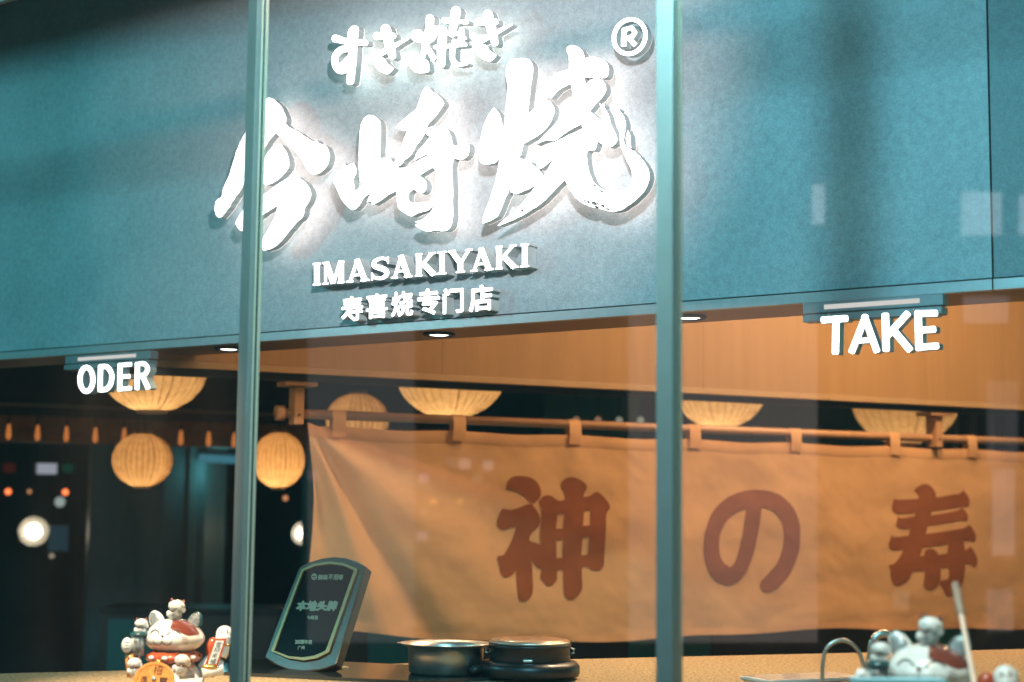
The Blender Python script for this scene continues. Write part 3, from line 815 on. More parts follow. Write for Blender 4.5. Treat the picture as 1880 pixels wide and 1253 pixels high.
for j in range(NVV + 1):
    for i in range(NU + 1):
        s = cs0 + (cs1 - cs0) * i / NU
        t = j / NVV
        z = top(s) * (1 - t) + hem(s) * t
        edge = .012 * math.sin(t * 5.0) * math.exp(-(s - cs0) / .12) + .03 * math.sin(math.pi * t) * math.exp(-(s - cs0) / .15)
        vs.append(nz(s + edge, .01 + cloth_d(s, z), z))
for j in range(NVV):
    for i in range(NU):
        a = j * (NU + 1) + i
        fs.append((a, a + NU + 1, a + NU + 2, a + 1))
obj('cloth', (vs, fs), M_CLOTH, nr, smooth=True)
# sewn hem along the bottom
vs, fs = [], []
for i in range(NU + 1):
    s = cs0 + (cs1 - cs0) * i / NU
    for q in (0, .028):
        z = hem(s) + q
        edge = .012 * math.sin(5.0) * math.exp(-(s - cs0) / .12)
        vs.append(nz(s + edge, .014 + cloth_d(s, z), z))
for i in range(NU): fs.append((2 * i, 2 * i + 2, 2 * i + 3, 2 * i + 1))
obj('hem', (vs, fs), M_CLOTH, nr, smooth=True)
# sewn fold along the top
vs, fs = [], []
for i in range(NU + 1):
    s = cs0 + (cs1 - cs0) * i / NU
    zt = top(s)
    for q, o_ in ((0, .0108), (-.02, .0116), (-.054, .0116), (-.057, .0104)):
        z = zt + q
        t = (zt - z) / max(.1, zt - hem(s))
        edge = .012 * math.sin(t * 5.0) * math.exp(-(s - cs0) / .12) + .03 * math.sin(math.pi * t) * math.exp(-(s - cs0) / .15)
        vs.append(nz(s + edge, o_ + cloth_d(s, z), z))
for i in range(NU):
    for j in range(3):
        k = 4 * i + j; fs.append((k, k + 1, k + 5, k + 4))
obj('top_fold', (vs, fs), M_CLOTH, nr, smooth=True)
for l in loops:
    wv = .032
    pr = [(.016 + cloth_d(l, CTOP - .03), CTOP - .045), (.028, CTOP + .0), (.0245, RZ), (.014, RZ + .021), (0, RZ + .0245), (-.014, RZ + .021), (-.0245, RZ), (-.02, CTOP - .02)]
    vs = [nz(l + sx * wv, o_, z_) for o_, z_ in pr for sx in (-1, 1)]
    fs = [(2 * i, 2 * i + 1, 2 * i + 3, 2 * i + 2) for i in range(len(pr) - 1)]
    obj('loop', (vs, fs), M_CLOTH, nr, smooth=True)
Fp, Gp, Hp = (900, 860, 4.8174), (1270, 880, 5.6955), (1610, 880, 5.695)
def printed(polys, holes=()):
    cv_ = lambda p: [((onp(x, y, PN, NN) - PN).dot(DN), onp(x, y, PN, NN).z) for x, y in p]
    v2, tri = union([cv_(p) for p in polys], [cv_(p) for p in holes], grid=.02)
    obj('character', ([nz(p.x, .0135 + cloth_d(p.x, p.y), p.y) for p in v2], tri), M_PRINT, nr, smooth=True)
printed([SP('135,150 150,105 190,75 260,70 340,82 400,120 432,175 437,240 410,280 365,310 320,265 250,215 180,185 135,180', Fp, 4),
         SP('110,360 180,368 260,345 345,315 395,360 435,430 440,490 410,540 370,580 358,640 400,655 470,690 500,800 470,880 430,880 395,840 375,810 380,950 375,1080 350,1140 290,1178 250,1160 235,1110 235,905 190,950 130,965 95,935 85,870 70,780 120,770 170,700 210,620 240,515 190,525 130,545 80,520 68,470 85,410', Fp, 4),
         SP('422,300 450,255 500,238 540,250 590,285 650,275 650,215 620,160 640,105 700,78 760,90 830,135 845,175 825,220 820,255 870,245 930,210 990,250 1030,300 1045,350 1015,400 1008,550 1005,840 990,885 940,907 890,895 860,870 815,880 810,1060 780,1120 720,1160 670,1150 650,1100 650,900 600,905 590,990 520,1043 470,1000 450,970 462,900 455,700 445,600 450,360', Fp, 4)],
        [P('590,402 650,398 642,535 582,535', *Fp), P('818,375 875,372 868,505 810,512', *Fp), P('585,640 645,632 645,790 592,795', *Fp), P('812,612 872,605 865,765 810,770', *Fp)])
printed(ST('648,230 620,480 585,700 520,900 430,1000 350,1005 260,940 205,830 190,700 205,560 270,410 390,285 530,222 680,202 850,235 970,340 1035,480 1046,640 1030,780 970,930 880,1040 795,1110', [160, 165, 165, 165, 175, 190, 185, 175, 172, 172, 175, 180, 185, 180, 180, 180, 175, 172, 175, 178, 180, 150], Gp, n=16))
printed([SP('165,200 180,215 410,205 600,190 780,160 850,150 885,115 930,170 950,235 935,290 880,285 740,310 540,335 360,355 190,362 150,340 135,300 145,240', Hp, 3),
         SP('372,115 430,65 490,50 550,80 585,140 592,200 560,300 520,400 480,570 440,710 410,810 330,960 290,1040 230,1090 170,1110 125,1080 105,1010 100,940 82,900 140,880 190,820 240,735 300,585 330,480 380,350 415,200 405,150', Hp, 3),
         SP('195,385 215,405 360,390 520,380 700,350 830,325 870,300 915,350 930,400 915,435 850,430 680,460 490,490 330,512 215,515 175,490 172,455', Hp, 3),
         SP('120,578 135,605 300,590 480,572 700,540 880,510 945,480 990,540 1018,600 1000,650 930,635 870,645 700,678 450,710 240,735 130,738 95,710 88,670', Hp, 3),
         SP('350,830 460,800 600,790 710,770 870,745 920,730 950,708 1000,770 1028,850 1010,905 980,920 945,885 870,890 710,915 460,950 320,960', Hp, 3),
         SP('712,640 870,640 868,1060 810,1150 770,1200 715,1222 680,1200 650,1130 615,1085 640,1055 690,1045 710,1000', Hp, 3),
         SP('455,780 470,740 520,725 570,745 600,790 620,850 625,930 620,1060 590,1120 530,1155 470,1140 442,1100 455,1010 460,950', Hp, 3)])

# ================================================================== LANTERNS
def lantern(px, py, a, b, Y, label, power=LANT_W):
    """a, b: half width and half height in picture pixels, centre at px, py"""
    c = at(px, py, Y); k = Y / FPX; ra, rb = a * k, b * k
    t = thing('paper_lantern', c, label, 'lantern', 'paper lanterns hanging inside the shop')
    prof = []
    th0 = math.asin(.27)
    for i in range(25):
        q = math.pi - th0 - (math.pi - 2 * th0) * i / 24
        prof.append((ra * math.sin(q), rb * math.cos(q)))
    n = 96
    obj('shade', MB().lathe(c, prof, n, pleat=lambda k_: (.012 if k_ % 3 else -.02) + .008 * math.sin(k_ * 2.7)), M_PAPER, t, smooth=True)
    # split-bamboo ribs from collar to collar
    mb = MB()
    for j in range(32):
        q = 2 * math.pi * j / 32 + .02
        mb.tube([c + V((math.cos(q) * r * 1.005, math.sin(q) * r * 1.005, h)) for r, h in prof[::3]], random.choice((.0014, .002, .0022, .0034)), 4, False)
    tag(obj('ribs', mb, mat('rib_bamboo', (.46, .27, .13), rough=.6), t), kind='stuff')
    zb_ = prof[0][1]; rr = prof[0][0]
    obj('bottom_collar', MB().lathe(c, [(rr * 1.04, zb_ + .006), (rr * 1.06, zb_ - .012), (rr * .98, zb_ - .014), (rr * .94, zb_ + .004)], 32), M_WOODL, t, smooth=True)
    obj('top_collar', MB().lathe(c, [(rr * 1.04, -zb_ - .006), (rr * 1.06, -zb_ + .02), (rr * .9, -zb_ + .022), (0, -zb_ + .02)], 32), M_BEAM, t, smooth=True)
    obj('cord', MB().tube([c + Z * (-zb_ + .02), V((c.x, c.y, SLABZ))], .004, 6), M_BLACK, t)
    obj('bulb', MB().ell(c - Z * rb * .55, (.03, .03, .035), nu=14, nv=10), emit('lantern_bulb', (1, .72, .40), 12), t, smooth=True)
    lamp('lantern_bulb_light', 'POINT', c - Z * rb * .50, power, (1, .66, .34) if a > 60 else (1, .58, .25), .05, None, t)
BIGW = LANT_W * 2.2
lantern(282, 672, 98, 86, 8.0, 'large paper lantern behind the ODER sign, its top cut off by the bulkhead', BIGW)
lantern(828, 685, 100, 84, 8.6, 'large paper lantern low behind the rod left of the tan curtain characters', BIGW * 1.2)
lantern(1321, 712, 84, 76, 9.3, 'paper lantern behind the rod just right of the right window post', BIGW)
lantern(1662, 735, 96, 82, 9.6, 'paper lantern behind the rod below the TAKE sign, crossed by a bracket', BIGW)
lantern(262, 845, 54, 50, 9.2, 'round paper lantern in the dark room, directly below the large lantern at the ODER sign', LANT_W)
lantern(512, 845, 47, 52, 9.2, 'round paper lantern between the left window post and the curtain edge', LANT_W * 1.4)
lantern(656, 772, 57, 50, 9.6, 'half hidden round paper lantern peeping over the rod beside its left bracket', LANT_W * .7)

# ================================================================== COUNTER
CZ = 1.2
ct = thing('serving_counter', gl(0, .1, 0), 'waist-high counter with a straw-coloured rough plaster top behind the window', 'counter')
front = [gl(s, .07, CZ) for s in (-2.6, 2.6)]
backp = [onz(-500, 1249, CZ), onz(0, 1237, CZ), onz(1200, 1207, CZ), onz(1880, 1192, CZ), onz(2400, 1184, CZ)]
poly = [front[0], front[1]] + backp[::-1]
n = len(poly)
vs = [V((p.x, p.y, CZ)) for p in poly] + [V((p.x, p.y, CZ - .06)) for p in poly]
obj('worktop', (vs, [tuple(range(n)), tuple(reversed(range(n, 2 * n)))] + [(i, i + n, (i + 1) % n + n, (i + 1) % n) for i in range(n)]), M_STRAW, ct)
ce = V((sum(p.x for p in poly) / n, sum(p.y for p in poly) / n, 0))
vs = []
for h in (.0, CZ - .061):
    for p in poly:
        q = ce + (V((p.x, p.y, 0)) - ce) * .96; vs.append(V((q.x, q.y, h)))
obj('base_panel', (vs, [(i, (i + 1) % n, (i + 1) % n + n, i + n) for i in range(n)]), M_DARK, ct)
# dark glass sheet lying on the counter
g0, g1, g2, g3 = [onz(x, y, CZ) for x, y in ((322, 1236), (760, 1257), (1062, 1243), (500, 1214))]
gs = [V((p.x, p.y, CZ + .0005)) for p in (g0, g1, g2, g3)]
gv = gs + [p + Z * .010 for p in gs]
o = obj('glass_sheet', (gv, [(3, 2, 1, 0), (4, 5, 6, 7), (0, 1, 5, 4), (1, 2, 6, 5), (2, 3, 7, 6), (3, 0, 4, 7)]), M_DGLASS)
tag(o, 'dark glossy glass sheet lying on the counter under the award plaque', 'glass sheet')
CT = CZ + .0106

# ================================================================== AWARD PLAQUE
ALP = R_(31)
NP = (NF * math.cos(ALP) + Z * math.sin(ALP)).normalized()
PB = onz(556, 1231, CT) + Z * .001
Q6 = (470, 1000, 5.012)
pq = thing('award_plaque', PB, 'dark wooden award plaque with gilt inner border, leaning on the counter behind the glass', 'plaque')
def plate(name, polys, off0, off1, m_, parent, holes=(), P0=PB, n=NP, bevel=0):
    v2, tri = union(polys, holes)
    fr = [onp(p.x, p.y, P0, n) + n * off1 for p in v2]
    bk_ = [p - n * (off1 - off0) for p in fr]
    def ori(t):
        a, b, c = [fr[i] for i in t]
        return t if (b - a).cross(c - a).dot(n) > 0 else t[::-1]
    ft = [ori(t) for t in tri]; N = len(fr)
    sides = [(b, a, a + N, b + N) for a, b in boundary(ft)]
    return obj(name, (fr + bk_, ft + [tuple(i + N for i in t[::-1]) for t in ft] + sides), m_, parent, bevel=bevel)
out6 = '395,210 480,165 600,126 720,112 830,123 930,155 1018,205 945,440 840,770 738,1104 650,1140 560,1163 430,1172 300,1155 190,1112 80,1038 190,740 300,455'
bead0 = '428,240 540,188 690,165 820,180 944,235 860,480 770,740 680,1002 570,1058 450,1078 300,1058 147,990 240,740 335,485'
bead1 = '445,254 550,208 690,190 810,205 910,248 830,480 740,740 650,985 550,1030 440,1046 310,1035 180,984 265,740 358,485'
plate('frame', [P(out6, *Q6)], -.034, 0, M_FRAME, pq, bevel=.004)
plate('gilt_border', [P(bead0, *Q6)], .0005, .007, M_PGOLD, pq, holes=[P(bead1, *Q6)], bevel=.001)
plate('black_panel', [P(bead1, *Q6)], .0004, .0012, M_PBLACK, pq)
def ptext(s, x0, y0, x1, y1, bold=0, shear=0):
    wd = (x1 - x0) / len(s)
    for i, c in enumerate(s):
        q = glyph_polys(c, x0 + i * wd + wd * .05, y0, x0 + (i + .94) * wd, y1, 0, bold, shear)
        plate('letter', [[(470 + x / 5.012, 1000 + y / 5.012) for x, y in p] for p in q], .0013, .0018, M_PTEXT, pq)
ptext('本地头牌', 378, 526, 750, 608, 13, .32)
ptext('美味不用等', 572, 280, 806, 328, 4, .12)
ptext('今崎烧', 470, 656, 574, 694, 2)
ptext('2021', 362, 882, 444, 914, 5); ptext('年度', 446, 880, 520, 918, 3); ptext('广州', 385, 936, 450, 968, 3)
em = [(538 + 27 * math.cos(2 * math.pi * k / 24), 299 + 31 * math.sin(2 * math.pi * k / 24)) for k in range(24)]
plate('emblem', [[(470 + x / 5.012, 1000 + y / 5.012) for x, y in em]], .0013, .0018, M_PTEXT, pq, holes=[P(s, *Q6) for s in ('518,298 534,288 552,296 558,304 536,300 522,306', '530,312 552,312 548,319 534,320', '526,282 536,276 538,282')])
st_ = PB - NF * .10
obj('stand', MB().box(st_ - DF * .04 - Z * .0005, DF * .10, -NF * .05, Z * .004).box(st_ - DF * .03 - NF * .02 + Z * .0045, DF * .06, NF * .004 - Z * 0, Z * .10 - NF * .03), M_WOODL, pq)

# ================================================================== LUCKY CATS
def cat_figure(label, px, py, Y, unit, yaw_head, holds_panel):
    """porcelain cat; local frame: x right, y away, z up, units as in the drawing (head 400 wide)"""
    HC = at(px, py, Y)
    dirv = V((HC.x, HC.y, 0)).normalized()                 # away from the viewer's side of the street
    Yw = dirv; Xw = V((dirv.y, -dirv.x, 0))
    def W(x, y, z): return HC + (Xw * x + Yw * y + Z * z) * unit
    cy, sy = math.cos(yaw_head), math.sin(yaw_head)
    def H(x, y, z): return W(x * cy + y * sy, -x * sy + y * cy, z)    # head frame, nose towards -y
    RX, RY, RZ_ = 200, 172, 122
    def on_head(x, z, lift=0.0):
        k = 1 - (x / RX) ** 2 - (z / RZ_) ** 2
        y = -RY * math.sqrt(max(.0, k))
        return H(x * (1 + lift / 200), y - lift, z * (1 + lift / 200))
    base = V((HC.x, HC.y, CZ))
    t = thing('lucky_cat', base, label, 'cat figurine', 'porcelain beckoning cats on the counter')
    E = lambda c, r, mat_, name, par=t, X=Xw, Yv=Yw, Zv=Z, sm=True: obj(name, MB().ell(c, [q * unit for q in r], X, Yv, Zv), mat_, par, smooth=sm)
    hX, hY = Xw * cy - Yw * sy, Xw * sy + Yw * cy
    # head with swollen cheeks
    mb = MB().ell(HC, (RX * unit, RY * unit, RZ_ * unit), hX, hY, Z, 48, 28)
    for i, p in enumerate(mb.v):
        d = p - HC; z = d.dot(Z) / unit; x = d.dot(hX) / unit
        f = 1 + .07 * math.exp(-((z + 35) / 55) ** 2) - .05 * max(0, z) / RZ_
        mb.v[i] = HC + (d - Z * d.dot(Z)) * f + Z * d.dot(Z)
    hd = obj('head', mb, M_CREAM, t, smooth=True)
    def line(pts, r, name, m_=M_INK, lift=7):
        obj(name, MB().tube([on_head(x, z, lift) for x, z in spline(pts, 5)], r * unit, 6), m_, hd, smooth=True)
    for sx in (-1, 1):
        line([(sx * 68 - 42, 22), (sx * 68 - 20, 46), (sx * 68 + 6, 52), (sx * 68 + 30, 40), (sx * 68 + 42, 24)], 3.2, 'eyelid', lift=4 + 0)
        for q, (x0, z0, x1, z1) in enumerate(((120, 8, 152, 0), (116, -14, 146, -30))):
            line([(sx * x0, z0), (sx * (x0 + x1) / 2, (z0 + z1) / 2 + 3), (sx * x1, z1)], 2.4, 'whisker', M_BROWN, lift=13)
        # muzzle halves
        E(on_head(sx * 34, -14, -10), (44, 34, 36), M_CREAM, 'muzzle', hd, hX, hY)
    def mz(pts, r, name):
        out = []
        for x, z in spline(pts, 5):
            sx = 1 if x > 0 else -1
            c = on_head(sx * 34, -14, -10); dx, dz = (x - sx * 34) / 44, (z + 14) / 36
            y = 34 * math.sqrt(max(.02, 1 - min(.98, dx * dx + dz * dz)))
            out.append(c + hX * (x - sx * 34) * unit + Z * (z + 14) * unit - hY * (y + 1) * unit)
        obj(name, MB().tube(out, r * unit, 6), M_INK, hd, smooth=True)
    mz([(1, -14), (8, -32), (26, -46), (50, -42), (68, -28)], 3.0, 'mouth')
    mz([(-1, -14), (-8, -32), (-26, -46), (-50, -42), (-68, -28)], 3.0, 'mouth')
    E(on_head(0, 14, 9), (11, 7, 9), M_BROWN, 'nose', hd, hX, hY)
    # brown patch over the right brow, a thin shell on the skull
    vs, fs, nx, nz_ = [], [], 14, 10
    for j in range(nz_ + 1):
        for i in range(nx + 1):
            u, v_ = i / nx, j / nz_
            a = math.radians(12 + 70 * u); e = math.radians(20 + 48 * v_ - 22 * (u - .2) * (1 - v_) + 4 * math.sin(u * 9))
            x, z, y = math.sin(a) * math.cos(e), math.sin(e), -math.cos(a) * math.cos(e)
            f = 1 + .07 * math.exp(-((z * RZ_ + 35) / 55) ** 2) - .05 * max(0, z)
            vs.append(H(x * RX * f * 1.012, y * RY * f * 1.012, z * RZ_ * 1.012))
    for j in range(nz_):
        for i in range(nx):
            if (i in (0, nx - 1)) and (j in (0, nz_ - 1)): continue
            k = j * (nx + 1) + i; fs.append((k, k + 1, k + nx + 2, k + nx + 1))
    obj('patch', (vs, fs), M_BROWN, hd, smooth=True)
    # ears: hollow cones with sequined lining
    for sx, hh in ((-1, 1.0), (1, 1.0)):
        c = H(sx * 128, 10, 72); tip = H(sx * 160, 14, 172)
        mb, ml = MB(), MB()
        ax = (tip - c).normalized(); sd = hX
        def ring(k, r0, dy):
            r = r0 * (1 - k ** 2.2) ** .5
            return [c + (tip - c) * k + hX * math.cos(q) * r * unit + hY * (math.sin(q) * r * .35 + dy) * unit for q in [2 * math.pi * i / 20 for i in range(20)]]
        for mm, r0, dy in ((mb, 62, 0), (ml, 47, -13)):
            rs = [ring(k / 8 * (1 if mm is mb else .88), r0, dy) for k in range(9)]
            vs = [p for r in rs for p in r]
            mm.add(vs, [(i * 20 + k, i * 20 + (k + 1) % 20, (i + 1) * 20 + (k + 1) % 20, (i + 1) * 20 + k) for i in range(8) for k in range(20)])
        ear = obj('ear', mb, M_CREAM if sx < 0 else M_TEALP, t, smooth=True)
        obj('ear_lining', ml, M_SILVER, ear, smooth=True)
    # collar, bell, body
    mb = MB()
    mb.lathe(HC, [(105 * unit, -92 * unit), (150 * unit, -98 * unit), (182 * unit, -118 * unit), (190 * unit, -140 * unit), (176 * unit, -160 * unit), (120 * unit, -176 * unit)], 40, pleat=lambda k: .02 * math.sin(k * 1.9))
    obj('collar', mb, M_RED, t, smooth=True)
    for q in (-1.9, -1.35, -.8, -2.5):
        E(HC + (Xw * math.cos(q) * 182 + Yw * math.sin(q) * 182 - Z * 132) * unit, (22, 22, 15), M_CREAM, 'collar_flower')
    E(W(-98, -182, -155), (20, 20, 20), M_GOLD, 'bell')
    mb = MB().lathe(HC, [(0, -160 * unit), (120 * unit, -160 * unit), (170 * unit, -220 * unit), (205 * unit, -300 * unit), (215 * unit, (CZ - HC.z) / unit * unit * .75), (190 * unit, (CZ - HC.z) + .0005), (0, (CZ - HC.z) + .0005)], 40)
    obj('body', mb, M_CREAM, t, smooth=True)
    # gold coin held in front
    cc = W(-120, -235, -262); cn_ = (-Yw * .93 + Z * .25 - Xw * .25).normalized(); cu_ = Z.cross(cn_).normalized(); cv_ = cn_.cross(cu_)
    coin = MB()
    for off, r in ((0, 1.0), (14, 1.0), (18, .95), (18, .84), (14, .82), (14, 0.0)):
        coin.v += [cc + (cu_ * math.cos(2 * math.pi * k / 36) * 136 * r + cv_ * math.sin(2 * math.pi * k / 36) * 112 * r + cn_ * off) * unit for k in range(36)]
    coin.f = [(i * 36 + k, i * 36 + (k + 1) % 36, (i + 1) * 36 + (k + 1) % 36, (i + 1) * 36 + k) for i in range(5) for k in range(36)]
    co_ = obj('coin', coin, M_COIN, t, smooth=False)
    def put(ch, c, u, v_, w_, h_, n_, par, m_=M_INK):
        vs, fs, _, _ = glyph(ch)
        obj('character', ([c + u * ((x - .5) * w_ * unit) + v_ * ((y - .5) * h_ * unit) + n_ * 1.5 * unit for x, y in vs], fs), m_, par)
    for ch, x, y, s in (('招', 22, 58, 58), ('進', -66, -4, 52), ('寶', 64, -14, 56), ('財', 0, -60, 44)):
        put(ch, cc + (cu_ * x + cv_ * y + cn_ * 15) * unit, cu_, cv_, s, s, cn_, co_)
    E(cc + (cu_ * 0 + cv_ * 2 + cn_ * 15) * unit, (17, 17, 17), M_SILVER, 'coin_boss', co_)
    # raised arm with paw and banner
    if holds_panel:
        pw, el, sh = W(335, -20, 18), W(300, -10, -120), W(215, 0, -235)
    else:
        pw, el, sh = W(345, -30, -22), W(345, -20, -140), W(200, 0, -240)
    obj('raised_arm', MB().tube(spline([sh, el, pw], 6), [70 * unit] * 4 + [62 * unit] * 4 + [56 * unit] * 5, 20), M_CREAM, t, smooth=True)
    pa = E(pw, (58, 50, 56), M_CREAM, 'paw')
    for dx in (-20, 18):
        obj('toe_line', MB().tube([pw + (Xw * dx - Yw * (52 - k * 3) + Z * (38 - k * 14)) * unit + Yw * (.12 * abs(k - 1.5) * unit) for k in range(4)], 3 * unit, 6), M_BROWN, pa)
    obj('cuff', MB().tube([pw - (pw - el) * .40, pw - (pw - el) * .46], 63 * unit, 20), M_GOLD if holds_panel else M_TEALP, t, smooth=True)
    E(W(262, 25, -85), (52, 40, 78), M_RED, 'sleeve')
    if holds_panel:
        a, b = W(306, -78, -8), W(250, -82, -190)
        ax = (a - b); nn_ = ax.cross(Xw).normalized()
        if nn_.dot(Yw) > 0: nn_ = -nn_
        bn = obj('banner', MB().box(b - Xw * 44 * unit, Xw * 88 * unit, ax, nn_ * 8 * unit), M_RED, t, bevel=.001)
        pn = obj('banner_panel', MB().box(b - Xw * 26 * unit + ax * .06 + nn_ * 8.3 * unit, Xw * 56 * unit, ax * .86, nn_ * 2 * unit), M_CREAM, bn)
        for i, ch in enumerate('福來招金'):
            put(ch, b + Xw * 2 * unit + ax * (.17 + .21 * i) + nn_ * 10.5 * unit, Xw, ax.normalized(), 40, 36, nn_, bn)
        E(W(242, -76, -200), (58, 22, 20), M_GOLD, 'banner_knob')
    # left paw holding a dark scroll with a cap
    lp = W(-310, -60, -52)
    pa2 = E(lp, (38, 40, 52), M_CREAM, 'paw')
    for dz in (22, 2, -18):
        obj('toe_line', MB().tube([lp + (Xw * (-14 + 14 * k) - Yw * (39 - abs(k - 1) * 4) + Z * dz) * unit for k in range(3)], 3 * unit, 6), M_INK, pa2)
    scr = obj('scroll', MB().tube([W(-244, -30, -120), W(-240, -30, 10)], 46 * unit, 20), M_SCROLL, t, smooth=True)
    for i, ch in enumerate('財源'):
        put(ch, W(-242, -80, -28 - 52 * i), Xw, Z, 50, 46, -Yw, scr)
    cap = MB(); cap.ell(W(-232, -30, 18), (66 * unit, 60 * unit, 26 * unit), Xw, Yw, Z)
    obj('scroll_cap', cap, M_TEALP, t, smooth=True)
    obj('lower_arm', MB().tube([W(-290, -40, -110), W(-270, -20, -260)], 36 * unit, 16), M_COIN, t, smooth=True)
    # kittens
    def kitten(c, s, lean=0.0, scroll=False, name='kitten'):
        X2, Z2 = (Xw * math.cos(lean) - Z * math.sin(lean)), (Z * math.cos(lean) + Xw * math.sin(lean))
        Q = lambda x, y, z: c + (X2 * x + Yw * y + Z2 * z) * s * unit
        mb = MB().ell(Q(0, 0, -48), (44 * s * unit, 40 * s * unit, 50 * s * unit), X2, Yw, Z2, 20, 12)
        k_ = obj(name, mb, M_CREAM, t, smooth=True)
        h = MB().ell(Q(0, -4, 16), (58 * s * unit, 46 * s * unit, 42 * s * unit), X2, Yw, Z2, 24, 14)
        obj('kitten_head', h, M_CREAM, k_, smooth=True)
        for sx in (-1, 1):
            e_ = MB(); e_.tube([Q(sx * 36, 0, 42), Q(sx * 42, 0, 66)], [19 * s * unit, 5 * s * unit], 10)
            obj('kitten_ear', e_, M_BROWN, k_, smooth=True)
            obj('eyelid', MB().tube([Q(sx * 24 + a * 14, -46 + abs(a) * 3 + 4, 20 + (1 - a * a) * 7) for a in (-1, -.5, 0, .5, 1)], 2.6 * s * unit, 6), M_INK, k_)
            obj('mouth', MB().tube([Q(0, -51, 4), Q(sx * 10, -50, -5), Q(sx * 22, -47, 2)], 2.4 * s * unit, 6), M_INK, k_)
            E(Q(sx * 46, -10, -40 + (36 if sx > 0 else 0)), (16 * s, 16 * s, 22 * s), M_CREAM, 'kitten_paw', k_)
        obj('kitten_collar', MB().lathe(Q(0, -2, -20), [(34 * s * unit, 5 * s * unit), (40 * s * unit, 0), (34 * s * unit, -6 * s * unit)], 20), M_BROWN, k_, smooth=True)
        if scroll:
            a, b = Q(-42, -48, -66), Q(52, -52, 6); ax = b - a; pv = ax.cross(Yw).normalized()
            sc_ = obj('kitten_scroll', MB().box(a - pv * 17 * s * unit, ax, pv * 36 * s * unit, -Yw * 6 * s * unit), M_SCROLL, k_)
            for i, ch in enumerate('大吉'):
                put(ch, a + ax * (.3 + .4 * i) - Yw * 7 * s * unit, ax.normalized(), pv if pv.z > 0 else -pv, 32 * s, 28 * s, -Yw, sc_)
        else:
            obj('kitten_badge', MB().ell(Q(-4, -40, -50), (25 * s * unit, 6 * s * unit, 25 * s * unit), X2, Yw, Z2), M_SCROLL, k_, smooth=True)
    kitten(W(8, -20, 190), 1.0, .12, True)
    kitten(W(-222, -30, 78), .78)
    kitten(W(-255, -150, -176), .85, -.1)
    kitten(W(55, -165, -160), .95, .1)
    obj('pedestal', MB().tube([W(190, -60, -235), W(330, -40, -215)], 40 * unit, 16), M_CREAM, t, smooth=True)
    return t
cat_figure('lucky cat figurine with gold coin and raised red banner, left of the left window post', 320.2, 1169, 4.62, 4.62 / FPX / 3.76, R_(26), True)
cat_figure('larger lucky cat figurine at the lower right, only its head and kittens in view', 1706, 1229, 3.45, 3.45 / FPX / 2.62, R_(15), False)

# ================================================================== THINGS ON THE COUNTER
# steel measuring pot with pouring lip
pc = onz(818, 1236, CT); pc.z = CT + .0004
k = pc.y / FPX
pt = thing('steel_pot', pc, 'open stainless steel pot with a wide rim and pouring lip, right of the plaque', 'pot')
Rb = 68 * k; hp = 53 * k
def potring(r, h, lip=0.0, n=48):
    out = []
    for i in range(n):
        q = 2 * math.pi * i / n
        f = 1 + lip * math.exp(-(((q - 6.1 + math.pi) % (2 * math.pi) - math.pi) / .22) ** 2) + lip * .7 * math.exp(-(((q - 3.5 + math.pi) % (2 * math.pi) - math.pi) / .35) ** 2)
        out.append(pc + V((math.cos(q) * r * f, math.sin(q) * r * f, h + (f - 1) * .02)))
    return out
rings = [potring(0, 0), potring(Rb * .92, 0), potring(Rb * .98, .006), potring(Rb, hp * .6), potring(Rb * 1.01, hp * .86), potring(Rb * 1.14, hp * .97, .10), potring(Rb * 1.20, hp, .16), potring(Rb * 1.19, hp + .0015, .16), potring(Rb * 1.10, hp * .975, .08), potring(Rb * .985, hp * .86), potring(Rb * .97, hp * .5), potring(Rb * .94, .008), potring(0, .007)]
vs = [p for r in rings for p in r]
obj('pot_body', (vs, [(i * 48 + k_, i * 48 + (k_ + 1) % 48, (i + 1) * 48 + (k_ + 1) % 48, (i + 1) * 48 + k_) for i in range(len(rings) - 1) for k_ in range(48)]), M_STEEL, pt, smooth=True)

bc = onz(972, 1240, CT); bc.z = CT + .0004
k = bc.y / FPX
bp_ = thing('cooking_pot', bc, 'black lidded cooking pot with a wooden lid and side lugs, beside the steel pot', 'pot')
bp_r = 74 * k; bh = 62 * k
obj('pot_base', MB().lathe(bc, [(0, 0), (86 * k, 0), (91 * k, .006), (91 * k, 17 * k), (84 * k, 25 * k), (74 * k, 27 * k)], 44), M_BLK, bp_, smooth=True)
obj('pot_body', MB().lathe(bc, [(73 * k, 27.2 * k), (74 * k, 34 * k), (72 * k, 50 * k), (75 * k, 52 * k), (75 * k, 56 * k), (70 * k, 57 * k)], 44), M_BLK, bp_, smooth=True)
obj('pot_rim', MB().lathe(bc, [(70 * k, 57.3 * k), (73 * k, 57.5 * k), (73.5 * k, 60 * k), (71 * k, 61 * k)], 44), M_STEEL, bp_, smooth=True)
ld = obj('lid', MB().lathe(bc, [(71 * k, 61.2 * k), (70 * k, 63.5 * k), (40 * k, 65 * k), (0, 65.5 * k)], 44), M_COPPER, bp_, smooth=True)
obj('lid_rivet', MB().ell(bc + Z * 65.8 * k, (2.5 * k, 2.5 * k, 1.5 * k), nu=10, nv=6), M_STEEL, ld, smooth=True)
for sx in (-1, 1):
    a = bc + V((sx * 72 * k, 0, 44 * k))
    obj('lug', MB().tube([a + V((0, 0, 5 * k)), a + V((sx * 8 * k, -.01, 3 * k)), a + V((sx * 8 * k, -.01, -4 * k)), a + V((0, 0, -7 * k))], 2.2 * k, 8), M_STEEL, bp_, smooth=True)
obj('switch', MB().box(bc + V((-12 * k, -75.5 * k, 29 * k)), (16 * k, 0, 0), (0, 1.2 * k, 0), (0, 0, 4 * k)), M_STEEL, bp_, bevel=.001)
